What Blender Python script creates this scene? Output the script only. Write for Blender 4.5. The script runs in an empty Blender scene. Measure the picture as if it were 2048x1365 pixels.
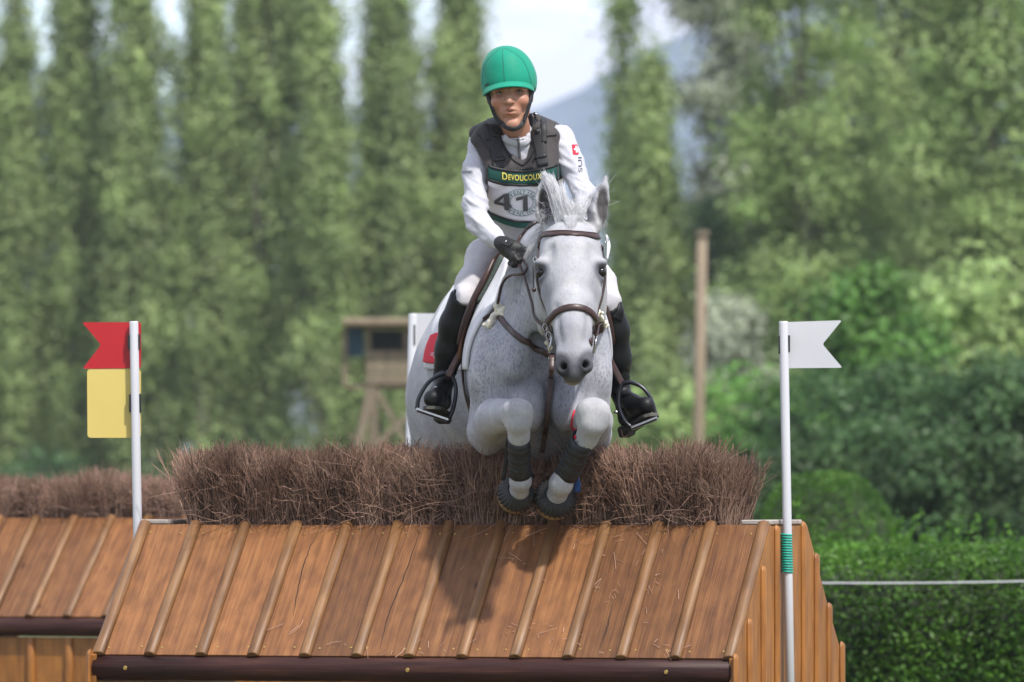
import bpy, bmesh, math, random
import numpy as np
from mathutils import Vector, Matrix
from mathutils.bvhtree import BVHTree

R = math.radians
scene = bpy.context.scene
col = scene.collection

# ------------------------------------------------------------------ camera, sky, sun, exposure
CAM_Z, DIST, FPX, CX, CY, HORIZON = 1.20, 25.0, 13500.0, 1024.0, 682.5, 1000.0
TILT = math.atan((HORIZON - CY) / FPX)
cam_data = bpy.data.cameras.new('camera')
cam = bpy.data.objects.new('camera', cam_data)
col.objects.link(cam)
cam.location = (0, -DIST, CAM_Z)
cam.rotation_euler = (math.pi / 2 + TILT, 0, 0)
cam_data.sensor_width = 36
cam_data.lens = 36 * FPX / 2048
cam_data.clip_start = 0.5
cam_data.clip_end = 20000
cam_data.dof.use_dof = True
cam_data.dof.focus_distance = 24.75
cam_data.dof.aperture_fstop = 5.0
scene.camera = cam

SUN_EL, SUN_AZ = R(56), R(36)            # azimuth: from straight behind the camera round to the right
to_sun = Vector((math.sin(SUN_AZ) * math.cos(SUN_EL), -math.cos(SUN_AZ) * math.cos(SUN_EL), math.sin(SUN_EL)))
world = bpy.data.worlds.new('World')
scene.world = world
world.use_nodes = True
wn, wl = world.node_tree.nodes, world.node_tree.links
bg = wn['Background']
sky = wn.new('ShaderNodeTexSky')
sky.sky_type = 'NISHITA'
sky.sun_disc = False
sky.sun_elevation = SUN_EL
sky.sun_rotation = math.atan2(to_sun.x, to_sun.y)
sky.air_density, sky.dust_density, sky.ozone_density = 1.0, 0.2, 3.5
bg.inputs['Strength'].default_value = 0.15
# broken fair-weather cloud, the same all round the sky
tc = wn.new('ShaderNodeTexCoord')
mp = wn.new('ShaderNodeMapping'); mp.inputs['Scale'].default_value = (3.2, 3.2, 11.0)
mp.inputs['Location'].default_value = (0.35, 0.0, 0.10)
nz = wn.new('ShaderNodeTexNoise'); nz.inputs['Scale'].default_value = 1.7
nz.inputs['Detail'].default_value = 6; nz.inputs['Roughness'].default_value = 0.55
rp = wn.new('ShaderNodeValToRGB')
rp.color_ramp.elements[0].position, rp.color_ramp.elements[1].position = 0.16, 0.44
mx = wn.new('ShaderNodeMix'); mx.data_type = 'RGBA'
mx.inputs[7].default_value = (2.0, 2.15, 2.6, 1)
wl.new(tc.outputs['Generated'], mp.inputs['Vector']); wl.new(mp.outputs[0], nz.inputs['Vector'])
wl.new(nz.outputs['Fac'], rp.inputs['Fac']); wl.new(rp.outputs['Color'], mx.inputs[0])
wl.new(sky.outputs[0], mx.inputs[6]); wl.new(mx.outputs[2], bg.inputs['Color'])

sun_data = bpy.data.lights.new('sun', 'SUN')
sun_data.energy = 1.8
sun_data.angle = R(2.0)
sun_data.color = (1.0, 0.955, 0.89)
sun = bpy.data.objects.new('sun', sun_data)
col.objects.link(sun)
sun.rotation_euler = to_sun.to_track_quat('Z', 'Y').to_euler()
sun.location = (6, -8, 12)

scene.view_settings.view_transform = 'Standard'
scene.view_settings.look = 'None'
scene.view_settings.gamma = 1
scene.view_settings.exposure = 1.64
scene.view_settings.use_curve_mapping = False
scene.cycles.max_bounces = 8
scene.cycles.transparent_max_bounces = 8

# ------------------------------------------------------------------ pixel -> place (distance always given)
def P(px, py, Y):
    dx, dy = px - CX, CY - py
    c, s = math.cos(TILT), math.sin(TILT)
    d = Vector((dx, -s * dy + c * FPX, c * dy + s * FPX))
    k = (DIST + Y) / d.y
    return Vector((0, -DIST, CAM_Z)) + d * k
def RAD(r, Y):
    return r * (DIST + Y) / FPX

# ------------------------------------------------------------------ object helpers
def tag(o, label=None, cat=None, group=None, kind=None):
    if label: o['label'] = label
    if cat: o['category'] = cat
    if group: o['group'] = group
    if kind: o['kind'] = kind
    return o
def empty(name, loc=(0, 0, 0)):
    o = bpy.data.objects.new(name, None)
    o.empty_display_size = 0.1
    col.objects.link(o)
    o.location = loc
    return o
def link(name, me, material=None, parent=None, mats=None):
    o = bpy.data.objects.new(name, me)
    col.objects.link(o)
    if material is not None and len(me.materials) == 0:
        me.materials.append(material)
    if parent is not None:
        o.parent = parent
        o.matrix_parent_inverse = Matrix.Translation(-Vector(world_loc(parent)))
    return o
def world_loc(o):
    return Vector(o.location) if o.type == 'EMPTY' else Vector((0, 0, 0))
def mesh_np(name, verts, faces, smooth=True, colors=None):
    """verts (N,3); faces: (M,3|4) array, or a list of such arrays"""
    me = bpy.data.meshes.new(name)
    verts = np.asarray(verts, np.float32)
    fl = faces if isinstance(faces, list) else [faces]
    fl = [np.asarray(f, np.int32) for f in fl if len(f)]
    loops = np.concatenate([f.ravel() for f in fl])
    sizes = np.concatenate([np.full(len(f), f.shape[1], np.int32) for f in fl])
    starts = np.concatenate([[0], np.cumsum(sizes)[:-1]]).astype(np.int32)
    me.vertices.add(len(verts)); me.vertices.foreach_set('co', verts.ravel())
    me.loops.add(len(loops)); me.loops.foreach_set('vertex_index', loops)
    me.polygons.add(len(sizes)); me.polygons.foreach_set('loop_start', starts)
    me.polygons.foreach_set('loop_total', sizes)
    me.polygons.foreach_set('use_smooth', np.full(len(sizes), smooth))
    if colors is not None:
        a = me.color_attributes.new('tint', 'FLOAT_COLOR', 'POINT')
        c = np.ones((len(verts), 4), np.float32); c[:, :colors.shape[1]] = colors
        a.data.foreach_set('color', c.ravel())
    me.update(calc_edges=True)
    return me
def tubes(pts, rad, sides=5, cap=True):
    """pts (N,S,3), rad (N,S) -> verts, [quads, caps]"""
    pts = np.asarray(pts, float); rad = np.asarray(rad, float)
    if pts.ndim == 2: pts, rad = pts[None], np.broadcast_to(rad, (1, len(pts)))
    N, S, _ = pts.shape
    t = np.gradient(pts, axis=1)
    t /= np.linalg.norm(t, axis=2, keepdims=True) + 1e-12
    ref = np.where(np.abs(t[:, :1, 2:3]) > 0.8, np.array([1., 0.13, 0]), np.array([0.05, 0.1, 1.]))
    a = np.cross(t, np.broadcast_to(ref, t.shape)); a /= np.linalg.norm(a, axis=2, keepdims=True) + 1e-12
    b = np.cross(t, a)
    th = np.arange(sides) / sides * 2 * np.pi
    v = pts[:, :, None] + rad[:, :, None, None] * (a[:, :, None] * np.cos(th)[:, None] + b[:, :, None] * np.sin(th)[:, None])
    idx = np.arange(N * S * sides).reshape(N, S, sides)
    nx = np.roll(idx, -1, axis=2)
    q = np.stack([idx[:, :-1], nx[:, :-1], nx[:, 1:], idx[:, 1:]], -1).reshape(-1, 4)
    f = [q]
    if cap and sides == 4:
        f = [np.concatenate([q, idx[:, 0, ::-1], idx[:, -1]])]
    elif cap and sides > 2:
        f += [idx[:, 0, ::-1].reshape(-1, sides), idx[:, -1].reshape(-1, sides)]
    return v.reshape(-1, 3), f
def smooth_path(pts, n=24):
    """Catmull-Rom through pts -> n points"""
    p = np.array([tuple(q) for q in pts], float)
    if len(p) == 2:
        return p[0] + (p[1] - p[0]) * np.linspace(0, 1, n)[:, None]
    e = np.vstack([2 * p[0] - p[1], p, 2 * p[-1] - p[-2]])
    d = np.r_[0, np.cumsum(np.linalg.norm(np.diff(p, axis=0), axis=1))]
    out = []
    for s in np.linspace(0, d[-1], n):
        i = min(max(np.searchsorted(d, s, 'right') - 1, 0), len(p) - 2)
        t = (s - d[i]) / max(d[i + 1] - d[i], 1e-9)
        a, b, c, g = e[i], e[i + 1], e[i + 2], e[i + 3]
        out.append(0.5 * (2 * b + (c - a) * t + (2 * a - 5 * b + 4 * c - g) * t * t + (3 * b - a - 3 * c + g) * t ** 3))
    return np.array(out)
def tube_obj(name, pts, r, material, parent=None, n=24, sides=8):
    p = smooth_path(pts, n)
    rr = np.interp(np.linspace(0, 1, n), np.linspace(0, 1, len(r)), r) if hasattr(r, '__len__') else np.full(n, r)
    v, f = tubes(p[None], rr[None], sides)
    return link(name, mesh_np(name, v, f), material, parent)
def ribbon_mesh(pts, nrm, width, thick, name='strap'):
    pts = np.asarray(pts, float); nrm = np.asarray(nrm, float)
    n = len(pts)
    w = np.broadcast_to(np.asarray(width, float), (n,)) if not hasattr(width, '__len__') else np.interp(np.linspace(0, 1, n), np.linspace(0, 1, len(width)), width)
    t = np.gradient(pts, axis=0); t /= np.linalg.norm(t, axis=1, keepdims=True) + 1e-12
    s = np.cross(t, nrm); s /= np.linalg.norm(s, axis=1, keepdims=True) + 1e-12
    nn = np.cross(s, t)
    prof = [(-.5, 0), (-.5, .7), (-.36, 1), (.36, 1), (.5, .7), (.5, 0)]
    v = np.stack([pts + s * (w * a)[:, None] + nn * (thick * b) for a, b in prof], 1)
    m = len(prof)
    idx = np.arange(n * m).reshape(n, m); nx = np.roll(idx, -1, 1)
    q = np.stack([idx[:-1], nx[:-1], nx[1:], idx[1:]], -1).reshape(-1, 4)
    me = mesh_np(name, v.reshape(-1, 3), [q, idx[0][None, ::-1], idx[-1][None]], True)
    return me
def box_mesh(name, x0, x1, y0, y1, z0, z1, bevel=0.0, seg=1):
    bm = bmesh.new()
    vs = [bm.verts.new((x, y, z)) for x in (x0, x1) for y in (y0, y1) for z in (z0, z1)]
    for f in ((0, 1, 3, 2), (4, 6, 7, 5), (0, 4, 5, 1), (2, 3, 7, 6), (0, 2, 6, 4), (1, 5, 7, 3)):
        bm.faces.new([vs[i] for i in f])
    if bevel:
        bmesh.ops.bevel(bm, geom=bm.edges[:], offset=bevel, segments=seg, affect='EDGES', profile=0.5)
    bmesh.ops.recalc_face_normals(bm, faces=bm.faces)
    me = bpy.data.meshes.new(name); bm.to_mesh(me); bm.free()
    return me
def beam_mesh(name, a, b, w, h=None, bevel=0.0):
    a, b = Vector(a), Vector(b)
    L = (b - a).length
    me = box_mesh(name, -w / 2, w / 2, -(h or w) / 2, (h or w) / 2, 0, L, bevel)
    q = (b - a).to_track_quat('Z', 'Y')
    me.transform(Matrix.Translation(a) @ q.to_matrix().to_4x4())
    return me
def grid_mesh(name, G, thick=0.0, flip=False, close_u=False):
    """G (n,m,3) grid -> sheet, thickened along its normals"""
    G = np.asarray(G, float); n, m, _ = G.shape
    idx = np.arange(n * m).reshape(n, m)
    q = np.stack([idx[:-1, :-1], idx[1:, :-1], idx[1:, 1:], idx[:-1, 1:]], -1).reshape(-1, 4)
    if flip: q = q[:, ::-1]
    if not thick:
        return mesh_np(name, G.reshape(-1, 3), q)
    nu = np.cross(np.gradient(G, axis=0), np.gradient(G, axis=1))
    nu /= np.linalg.norm(nu, axis=2, keepdims=True) + 1e-12
    if flip: nu = -nu
    G2 = G - nu * thick
    o = n * m
    rim = np.concatenate([idx[0, :], idx[1:, -1], idx[-1, :-1][::-1], idx[1:-1, 0][::-1]])
    rn = np.roll(rim, -1)
    side = np.stack([rim, rn, rn + o, rim + o], -1)
    if not flip: side = side[:, ::-1]
    return mesh_np(name, np.vstack([G.reshape(-1, 3), G2.reshape(-1, 3)]), np.vstack([q, q[:, ::-1] + o, side[:, ::-1]]))

# ------------------------------------------------------------------ materials
def mat(name, base, rough=0.6, var=None, scale=8.0, stretch=(1, 1, 1), detail=4, bump=0.0, bscale=None, spec=0.5,
        metal=0.0, sheen=0.0, coat=0.0, coords='Object', rand=0.0, ramp=(0.3, 0.7), bstretch=None, trans=0.0, attr=False,
        sss=0.0, mul=None):
    m = bpy.data.materials.new(name); m.use_nodes = True
    nt = m.node_tree; n, l = nt.nodes, nt.links
    b = n['Principled BSDF']
    b.inputs['Roughness'].default_value = rough
    b.inputs['Metallic'].default_value = metal
    b.inputs['Specular IOR Level'].default_value = spec
    b.inputs['Sheen Weight'].default_value = sheen
    b.inputs['Coat Weight'].default_value = coat
    if sss:
        b.inputs['Subsurface Weight'].default_value = sss
        b.inputs['Subsurface Radius'].default_value = (0.012, 0.005, 0.003)
        b.inputs['Subsurface Scale'].default_value = 0.5
    tcn = n.new('ShaderNodeTexCoord')
    def mapped(st):
        mpn = n.new('ShaderNodeMapping'); mpn.inputs['Scale'].default_value = st
        l.new(tcn.outputs[coords], mpn.inputs['Vector'])
        if rand:
            oi = n.new('ShaderNodeObjectInfo')
            mu = n.new('ShaderNodeVectorMath'); mu.operation = 'MULTIPLY'
            mu.inputs[1].default_value = (17.0, 31.0, 11.0)
            cb = n.new('ShaderNodeCombineXYZ')
            for i in range(3): l.new(oi.outputs['Random'], cb.inputs[i])
            l.new(cb.outputs[0], mu.inputs[0]); l.new(mu.outputs[0], mpn.inputs['Location'])
        return mpn
    out = None
    if var is not None:
        no = n.new('ShaderNodeTexNoise'); no.inputs['Scale'].default_value = scale
        no.inputs['Detail'].default_value = detail; no.inputs['Roughness'].default_value = 0.6
        l.new(mapped(stretch).outputs[0], no.inputs['Vector'])
        cr = n.new('ShaderNodeValToRGB')
        cs = [base] + (list(var) if isinstance(var[0], (tuple, list)) else [var])
        el = cr.color_ramp.elements
        el[0].position, el[1].position = ramp
        el[0].color = (*cs[0], 1); el[1].color = (*cs[-1], 1)
        for i, c_ in enumerate(cs[1:-1]):
            e_ = el.new(ramp[0] + (ramp[1] - ramp[0]) * (i + 1) / (len(cs) - 1)); e_.color = (*c_, 1)
        l.new(no.outputs['Fac'], cr.inputs['Fac'])
        out = cr.outputs['Color']
    if rand:
        oi = n.new('ShaderNodeObjectInfo')
        hv = n.new('ShaderNodeHueSaturation')
        mr = n.new('ShaderNodeMapRange'); mr.inputs[3].default_value = 1 - rand; mr.inputs[4].default_value = 1 + rand
        l.new(oi.outputs['Random'], mr.inputs[0]); l.new(mr.outputs[0], hv.inputs['Value'])
        if out is not None: l.new(out, hv.inputs['Color'])
        else: hv.inputs['Color'].default_value = (*base, 1)
        out = hv.outputs[0]
    if attr:
        at = n.new('ShaderNodeVertexColor'); at.layer_name = 'tint'
        mm = n.new('ShaderNodeMix'); mm.data_type = 'RGBA'; mm.blend_type = 'MULTIPLY'; mm.inputs[0].default_value = 1
        l.new(at.outputs[0], mm.inputs[6])
        if out is not None: l.new(out, mm.inputs[7])
        else: mm.inputs[7].default_value = (*base, 1)
        out = mm.outputs[2]
    if out is not None: l.new(out, b.inputs['Base Color'])
    else: b.inputs['Base Color'].default_value = (*base, 1)
    if bump:
        nb = n.new('ShaderNodeTexNoise'); nb.inputs['Scale'].default_value = bscale or scale * 3
        nb.inputs['Detail'].default_value = 5
        l.new(mapped(bstretch or stretch).outputs[0], nb.inputs['Vector'])
        bu = n.new('ShaderNodeBump'); bu.inputs['Strength'].default_value = 1.0
        bu.inputs['Distance'].default_value = bump
        l.new(nb.outputs['Fac'], bu.inputs['Height']); l.new(bu.outputs[0], b.inputs['Normal'])
    if trans:
        tr = n.new('ShaderNodeBsdfTranslucent')
        ms = n.new('ShaderNodeMixShader'); ms.inputs[0].default_value = trans
        if out is not None: l.new(out, tr.inputs['Color'])
        else: tr.inputs['Color'].default_value = (*base, 1)
        l.new(b.outputs[0], ms.inputs[1]); l.new(tr.outputs[0], ms.inputs[2])
        l.new(ms.outputs[0], n['Material Output'].inputs['Surface'])
    return m

# ------------------------------------------------------------------ implicit surfaces (smooth blends, then surface nets)
class Field:
    def __init__(self, xs, ys, zs, big=1.0):
        self.ax = [np.asarray(a, np.float32) for a in (xs, ys, zs)]
        self.f = np.full([len(a) for a in self.ax], big, np.float32)
    def _sub(self, lo, hi):
        sl = []
        for a, l, h in zip(self.ax, lo, hi):
            i0 = max(int(np.searchsorted(a, l)) - 1, 0); i1 = min(int(np.searchsorted(a, h)) + 1, len(a))
            if i1 <= i0: return None
            sl.append(slice(i0, i1))
        return tuple(sl)
    def _apply(self, sl, d, k, op):
        a = self.f[sl]
        if op == 'u':
            if k > 0:
                h = np.maximum(k - np.abs(a - d), 0) / k
                r = np.minimum(a, d) - h * h * k * 0.25
            else: r = np.minimum(a, d)
        else:
            d = -d
            if k > 0:
                h = np.maximum(k - np.abs(a - d), 0) / k
                r = np.maximum(a, d) + h * h * k * 0.25
            else: r = np.maximum(a, d)
        self.f[sl] = r
    def _pts(self, sl):
        return [self.ax[0][sl[0]][:, None, None], self.ax[1][sl[1]][None, :, None], self.ax[2][sl[2]][None, None, :]]
    def cone(self, a, b, ra, rb, k=0.03, op='u', squash=None):
        a, b = np.array(a, np.float32), np.array(b, np.float32)
        m = max(ra, rb) + k + 0.03
        sl = self._sub(np.minimum(a, b) - m, np.maximum(a, b) + m)
        if sl is None: return
        X, Y, Z = self._pts(sl)
        d = b - a
        p = [X - a[0], Y - a[1], Z - a[2]]
        t = np.clip((p[0] * d[0] + p[1] * d[1] + p[2] * d[2]) / max(float(d @ d), 1e-9), 0, 1)
        q = [p[i] - d[i] * t for i in range(3)]
        if squash is not None:
            s, f = np.array(squash[0], float), squash[1]; s /= np.linalg.norm(s)
            dot = q[0] * s[0] + q[1] * s[1] + q[2] * s[2]
            q = [q[i] + (f - 1) * s[i] * dot for i in range(3)]
        D = np.sqrt(q[0] ** 2 + q[1] ** 2 + q[2] ** 2) - (ra + (rb - ra) * t)
        self._apply(sl, D.astype(np.float32), k, op)
    def chain(self, pts, k=0.03, op='u', squash=None):
        for (a, ra), (b, rb) in zip(pts[:-1], pts[1:]):
            self.cone(a, b, ra, rb, k, op, squash)
    def ell(self, c, r, rot=None, k=0.03, op='u'):
        c = np.array(c, np.float32); r = np.array(r, np.float32)
        m = r.max() + k + 0.03
        sl = self._sub(c - m, c + m)
        if sl is None: return
        X, Y, Z = self._pts(sl)
        p = [X - c[0], Y - c[1], Z - c[2]]
        if rot is not None:
            M = np.array(rot, np.float32)          # rows = local axes
            p = [p[0] * M[i, 0] + p[1] * M[i, 1] + p[2] * M[i, 2] for i in range(3)]
        k0 = np.sqrt((p[0] / r[0]) ** 2 + (p[1] / r[1]) ** 2 + (p[2] / r[2]) ** 2)
        k1 = np.sqrt((p[0] / r[0] ** 2) ** 2 + (p[1] / r[1] ** 2) ** 2 + (p[2] / r[2] ** 2) ** 2)
        D = k0 * (k0 - 1) / np.maximum(k1, 1e-6)
        self._apply(sl, D.astype(np.float32), k, op)
    def halfspace(self, p0, nrm, k=0.0, lo=None, hi=None):
        """cut away the side the normal points to"""
        n_ = np.array(nrm, float); n_ /= np.linalg.norm(n_)
        sl = tuple(slice(0, len(a)) for a in self.ax) if lo is None else self._sub(lo, hi)
        X, Y, Z = self._pts(sl)
        D = -((X - p0[0]) * n_[0] + (Y - p0[1]) * n_[1] + (Z - p0[2]) * n_[2])
        self._apply(sl, np.broadcast_to(D, self.f[sl].shape).astype(np.float32), k, 's')
    def sample(self, pts):
        pts = np.asarray(pts, float)
        ii, tt = [], []
        for d in range(3):
            a = self.ax[d]
            i = np.clip(np.searchsorted(a, pts[:, d]) - 1, 0, len(a) - 2)
            ii.append(i); tt.append(np.clip((pts[:, d] - a[i]) / (a[i + 1] - a[i]), 0, 1))
        v = 0
        for cx in (0, 1):
            for cy in (0, 1):
                for cz in (0, 1):
                    w = (tt[0] if cx else 1 - tt[0]) * (tt[1] if cy else 1 - tt[1]) * (tt[2] if cz else 1 - tt[2])
                    v = v + w * self.f[ii[0] + cx, ii[1] + cy, ii[2] + cz]
        return v
    def grad(self, pts, h=0.008):
        g = np.stack([self.sample(pts + np.eye(3)[d] * h) - self.sample(pts - np.eye(3)[d] * h) for d in range(3)], 1)
        n_ = np.linalg.norm(g, axis=1, keepdims=True)
        return g / (2 * h), g / np.maximum(n_, 1e-9)
    def conform(self, pts, off=0.004, it=12, only_out=False):
        p = np.array(pts, float)
        for _ in range(it):
            v = self.sample(p); g, n_ = self.grad(p)
            step = (off - v) / np.maximum(np.linalg.norm(g, axis=1), 0.35)
            if only_out: step = np.maximum(step, 0)
            p = p + n_ * np.clip(step, -0.04, 0.04)[:, None]
        return p, self.grad(p)[1]
    def mesh(self, smooth_it=1):
        f = self.f; xs, ys, zs = self.ax
        s = f < 0
        c = np.zeros([d - 1 for d in f.shape], np.uint8)
        for i in (0, 1):
            for j in (0, 1):
                for k_ in (0, 1):
                    c += s[i:f.shape[0] - 1 + i, j:f.shape[1] - 1 + j, k_:f.shape[2] - 1 + k_]
        cells = np.argwhere((c > 0) & (c < 8))
        vid = np.full(c.shape, -1, np.int32)
        vid[cells[:, 0], cells[:, 1], cells[:, 2]] = np.arange(len(cells))
        offs = np.array([(i, j, k_) for i in (0, 1) for j in (0, 1) for k_ in (0, 1)])
        val = np.stack([f[cells[:, 0] + o[0], cells[:, 1] + o[1], cells[:, 2] + o[2]] for o in offs], 1)
        pos = np.stack([np.stack([xs[cells[:, 0] + o[0]], ys[cells[:, 1] + o[1]], zs[cells[:, 2] + o[2]]], 1) for o in offs], 1)
        acc = np.zeros((len(cells), 3)); cnt = np.zeros(len(cells))
        for a in range(8):
            for b_ in range(a + 1, 8):
                if np.abs(offs[a] - offs[b_]).sum() != 1: continue
                m = (val[:, a] < 0) != (val[:, b_] < 0)
                t = val[m, a] / (val[m, a] - val[m, b_])
                acc[m] += pos[m, a] + (pos[m, b_] - pos[m, a]) * t[:, None]; cnt[m] += 1
        v = acc / cnt[:, None]
        quads = []
        for d in range(3):
            sa = [slice(None)] * 3; sb = [slice(None)] * 3
            sa[d] = slice(0, -1); sb[d] = slice(1, None)
            for e in range(3):
                if e != d: sa[e] = slice(1, -1); sb[e] = slice(1, -1)
            A, B = s[tuple(sa)], s[tuple(sb)]
            e1, e2 = (d + 1) % 3, (d + 2) % 3
            for sign in (0, 1):
                w = np.argwhere((A & ~B) if sign else (B & ~A))
                if not len(w): continue
                base = w.copy(); base[:, e1] += 1; base[:, e2] += 1
                def g(o1, o2):
                    q = base.copy(); q[:, e1] -= o1; q[:, e2] -= o2
                    return vid[q[:, 0], q[:, 1], q[:, 2]]
                q = np.stack([g(1, 1), g(0, 1), g(0, 0), g(1, 0)], 1)
                quads.append(q if sign else q[:, ::-1])
        q = np.vstack(quads)
        for _ in range(smooth_it):
            e = np.vstack([q[:, [0, 1]], q[:, [1, 2]], q[:, [2, 3]], q[:, [3, 0]]])
            ac = np.zeros_like(v); ct = np.zeros(len(v))
            for k_ in range(3):
                ac[:, k_] = np.bincount(e[:, 0], v[e[:, 1], k_], len(v)) + np.bincount(e[:, 1], v[e[:, 0], k_], len(v))
            ct = np.bincount(e[:, 0], minlength=len(v)) + np.bincount(e[:, 1], minlength=len(v))
            v = 0.4 * v + 0.6 * ac / np.maximum(ct, 1)[:, None]
        return v, q
def largest(v, q):
    lab = np.arange(len(v))
    while True:
        m = lab[q].min(1); new = lab.copy()
        np.minimum.at(new, q.ravel(), np.repeat(m, 4)); new = new[new]
        if (new == lab).all(): break
        lab = new
    best = np.bincount(lab).argmax(); keep = lab == best
    idx = np.cumsum(keep) - 1
    return v[keep], idx[q[keep[q[:, 0]]]]
def bvh_of(v, q):
    return BVHTree.FromPolygons([tuple(x) for x in v], [tuple(int(i) for i in x) for x in q])
EYE = Vector((0, -DIST, CAM_Z))
def hit(bvh, px, py, Yfall=0.0, off=0.0):
    d = (P(px, py, 0) - EYE).normalized()
    h, n_, i, dist = bvh.ray_cast(EYE, d)
    if h is None:
        return P(px, py, Yfall), -d
    if n_.dot(d) > 0: n_ = -n_
    return h + n_ * off, n_
# ------------------------------------------------------------------ ground
rng = np.random.default_rng(7)
M_grass = mat('grass', (0.09, 0.11, 0.04), 0.9, (0.17, 0.17, 0.075), scale=0.6, bump=0.03, bscale=30)  # grass colour lightened so the unseen ground's bounce fills undersides
gm = bpy.data.meshes.new('ground')
gm.from_pydata([(-2200, -80, 0), (2200, -80, 0), (2200, 2280, 0), (-2200, 2280, 0)], [], [(0, 1, 2, 3)])
ground = tag(link('ground', gm, M_grass), 'mown green grass of the cross country course', 'ground', kind='structure')

# far mountain side under the cloud
rgm = np.random.default_rng(77)
from mathutils import noise as mnoise
MX = np.linspace(-2400, 2400, 240); MD = np.linspace(0, 1, 24)
Gm = np.zeros((24, 240, 3))
for j, d_ in enumerate(MD):
    for i, x_ in enumerate(MX):
        top = 170 + (min(.5 * x_, 85) if x_ > 0 else min(-.13 * x_, 40)) + 14 * mnoise.noise((x_ / 260, 3.1, 0)) + 10 * mnoise.noise((x_ / 60, 7.7, 0))
        h_ = top * min(d_ / .8, 1) ** .8 if d_ < .8 else top * (1 - (d_ - .8) * .6)
        Gm[j, i] = (x_, 2350 + 700 * d_ + 25 * mnoise.noise((x_ / 80, d_ * 5, 2)), h_ + 9 * mnoise.noise((x_ / 45, d_ * 9, 5)) * min(d_ * 3, 1) - 4)
M_mount = mat('haze_tinted_rock', (0.1105, 0.1495, 0.2015), 0.95, (0.1690, 0.2145, 0.2730), scale=.012, bump=3.0, bscale=.05)  # blue of distance haze painted into the rock colour
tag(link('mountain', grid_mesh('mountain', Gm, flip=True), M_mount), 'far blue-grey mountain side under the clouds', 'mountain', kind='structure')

# ------------------------------------------------------------------ timber
M_plank = mat('stained_plank', (0.085, 0.032, 0.011), 0.55, [(0.16, 0.064, 0.021), (0.22, 0.094, 0.031), (0.28, 0.138, 0.052)], scale=2.2,
              stretch=(26, 1.1, 8), detail=8, bump=0.0018, bscale=3.0, bstretch=(60, 1.6, 10), rand=0.30, ramp=(0.22, 0.80), spec=0.35)
M_batten = mat('stained_batten', (0.10, 0.043, 0.015), 0.48, [(0.19, 0.092, 0.035), (0.27, 0.15, 0.063)], scale=2.4,
               stretch=(16, 1.0, 16), detail=8, bump=0.0015, bscale=3.5, bstretch=(40, 1.2, 40), rand=0.14, ramp=(0.25, 0.78), spec=0.4)
M_gable = mat('orange_board', (0.17, 0.056, 0.008), 0.5, [(0.30, 0.115, 0.018), (0.36, 0.155, 0.030)], scale=2.2,
              stretch=(22, 1.0, 8), detail=8, bump=0.0012, bscale=3, bstretch=(40, 1.2, 10), rand=0.13, ramp=(0.22, 0.8))
M_rail = mat('dark_rail', (0.030, 0.011, 0.009), 0.42, [(0.075, 0.028, 0.018), (0.14, 0.062, 0.035)], scale=2.0,
             stretch=(1.2, 16, 16), detail=8, bump=0.002, bscale=3, bstretch=(1.2, 30, 30), ramp=(0.3, 0.8))
M_weathered = mat('weathered_grey_wood', (0.22, 0.19, 0.17), 0.8, (0.42, 0.38, 0.35), scale=6, stretch=(1, 8, 8), bump=0.002)
def add_knots(m, sx, sy, thr, dark=(.30, .24, .20)):
    n, l = m.node_tree.nodes, m.node_tree.links
    b = n['Principled BSDF']; src = b.inputs['Base Color'].links[0].from_socket
    tcn = n.new('ShaderNodeTexCoord'); oi = n.new('ShaderNodeObjectInfo')
    mp_ = n.new('ShaderNodeMapping'); mp_.inputs['Scale'].default_value = (sx, sy, 0)
    cb = n.new('ShaderNodeCombineXYZ'); mu = n.new('ShaderNodeMath'); mu.operation = 'MULTIPLY'; mu.inputs[1].default_value = 57.0
    l.new(oi.outputs['Random'], mu.inputs[0]); l.new(mu.outputs[0], cb.inputs[0]); l.new(mu.outputs[0], cb.inputs[1])
    l.new(cb.outputs[0], mp_.inputs['Location']); l.new(tcn.outputs['Object'], mp_.inputs[0])
    vo = n.new('ShaderNodeTexVoronoi'); vo.inputs['Scale'].default_value = 1.0; vo.inputs['Randomness'].default_value = 1.0
    l.new(mp_.outputs[0], vo.inputs['Vector'])
    cr = n.new('ShaderNodeValToRGB'); e = cr.color_ramp.elements
    e[0].position = thr * .35; e[0].color = (*dark, 1); e[1].position = thr * 2.4; e[1].color = (1, 1, 1, 1)
    k = e.new(thr); k.color = (.62, .55, .5, 1); k2 = e.new(thr * 1.25); k2.color = (.88, .84, .80, 1)
    l.new(vo.outputs['Distance'], cr.inputs[0])
    # broad weather stains
    no = n.new('ShaderNodeTexNoise'); no.inputs['Scale'].default_value = 3.0; no.inputs['Detail'].default_value = 5
    l.new(mp_.outputs[0], no.inputs['Vector'])
    c2 = n.new('ShaderNodeValToRGB'); c2.color_ramp.elements[0].position = .35; c2.color_ramp.elements[0].color = (.72, .70, .70, 1); c2.color_ramp.elements[1].position = .6
    l.new(no.outputs['Fac'], c2.inputs[0])
    for s_ in (cr, c2):
        mm = n.new('ShaderNodeMix'); mm.data_type = 'RGBA'; mm.blend_type = 'MULTIPLY'; mm.inputs[0].default_value = 1
        l.new(src, mm.inputs[6]); l.new(s_.outputs[0], mm.inputs[7]); src = mm.outputs[2]
    l.new(src, b.inputs['Base Color'])
add_knots(M_plank, 7.0, 3.2, .055); add_knots(M_batten, 9.0, 2.2, .06); add_knots(M_gable, 7.0, 2.0, .055)
M_screw = mat('brass_screw', (0.55, 0.38, 0.12), 0.35, metal=0.9)
M_twig = mat('dry_brush_twig', (0.19, 0.108, 0.078), 0.85, (0.32, 0.21, 0.16), scale=9, detail=3, attr=True, spec=0.2)
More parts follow.
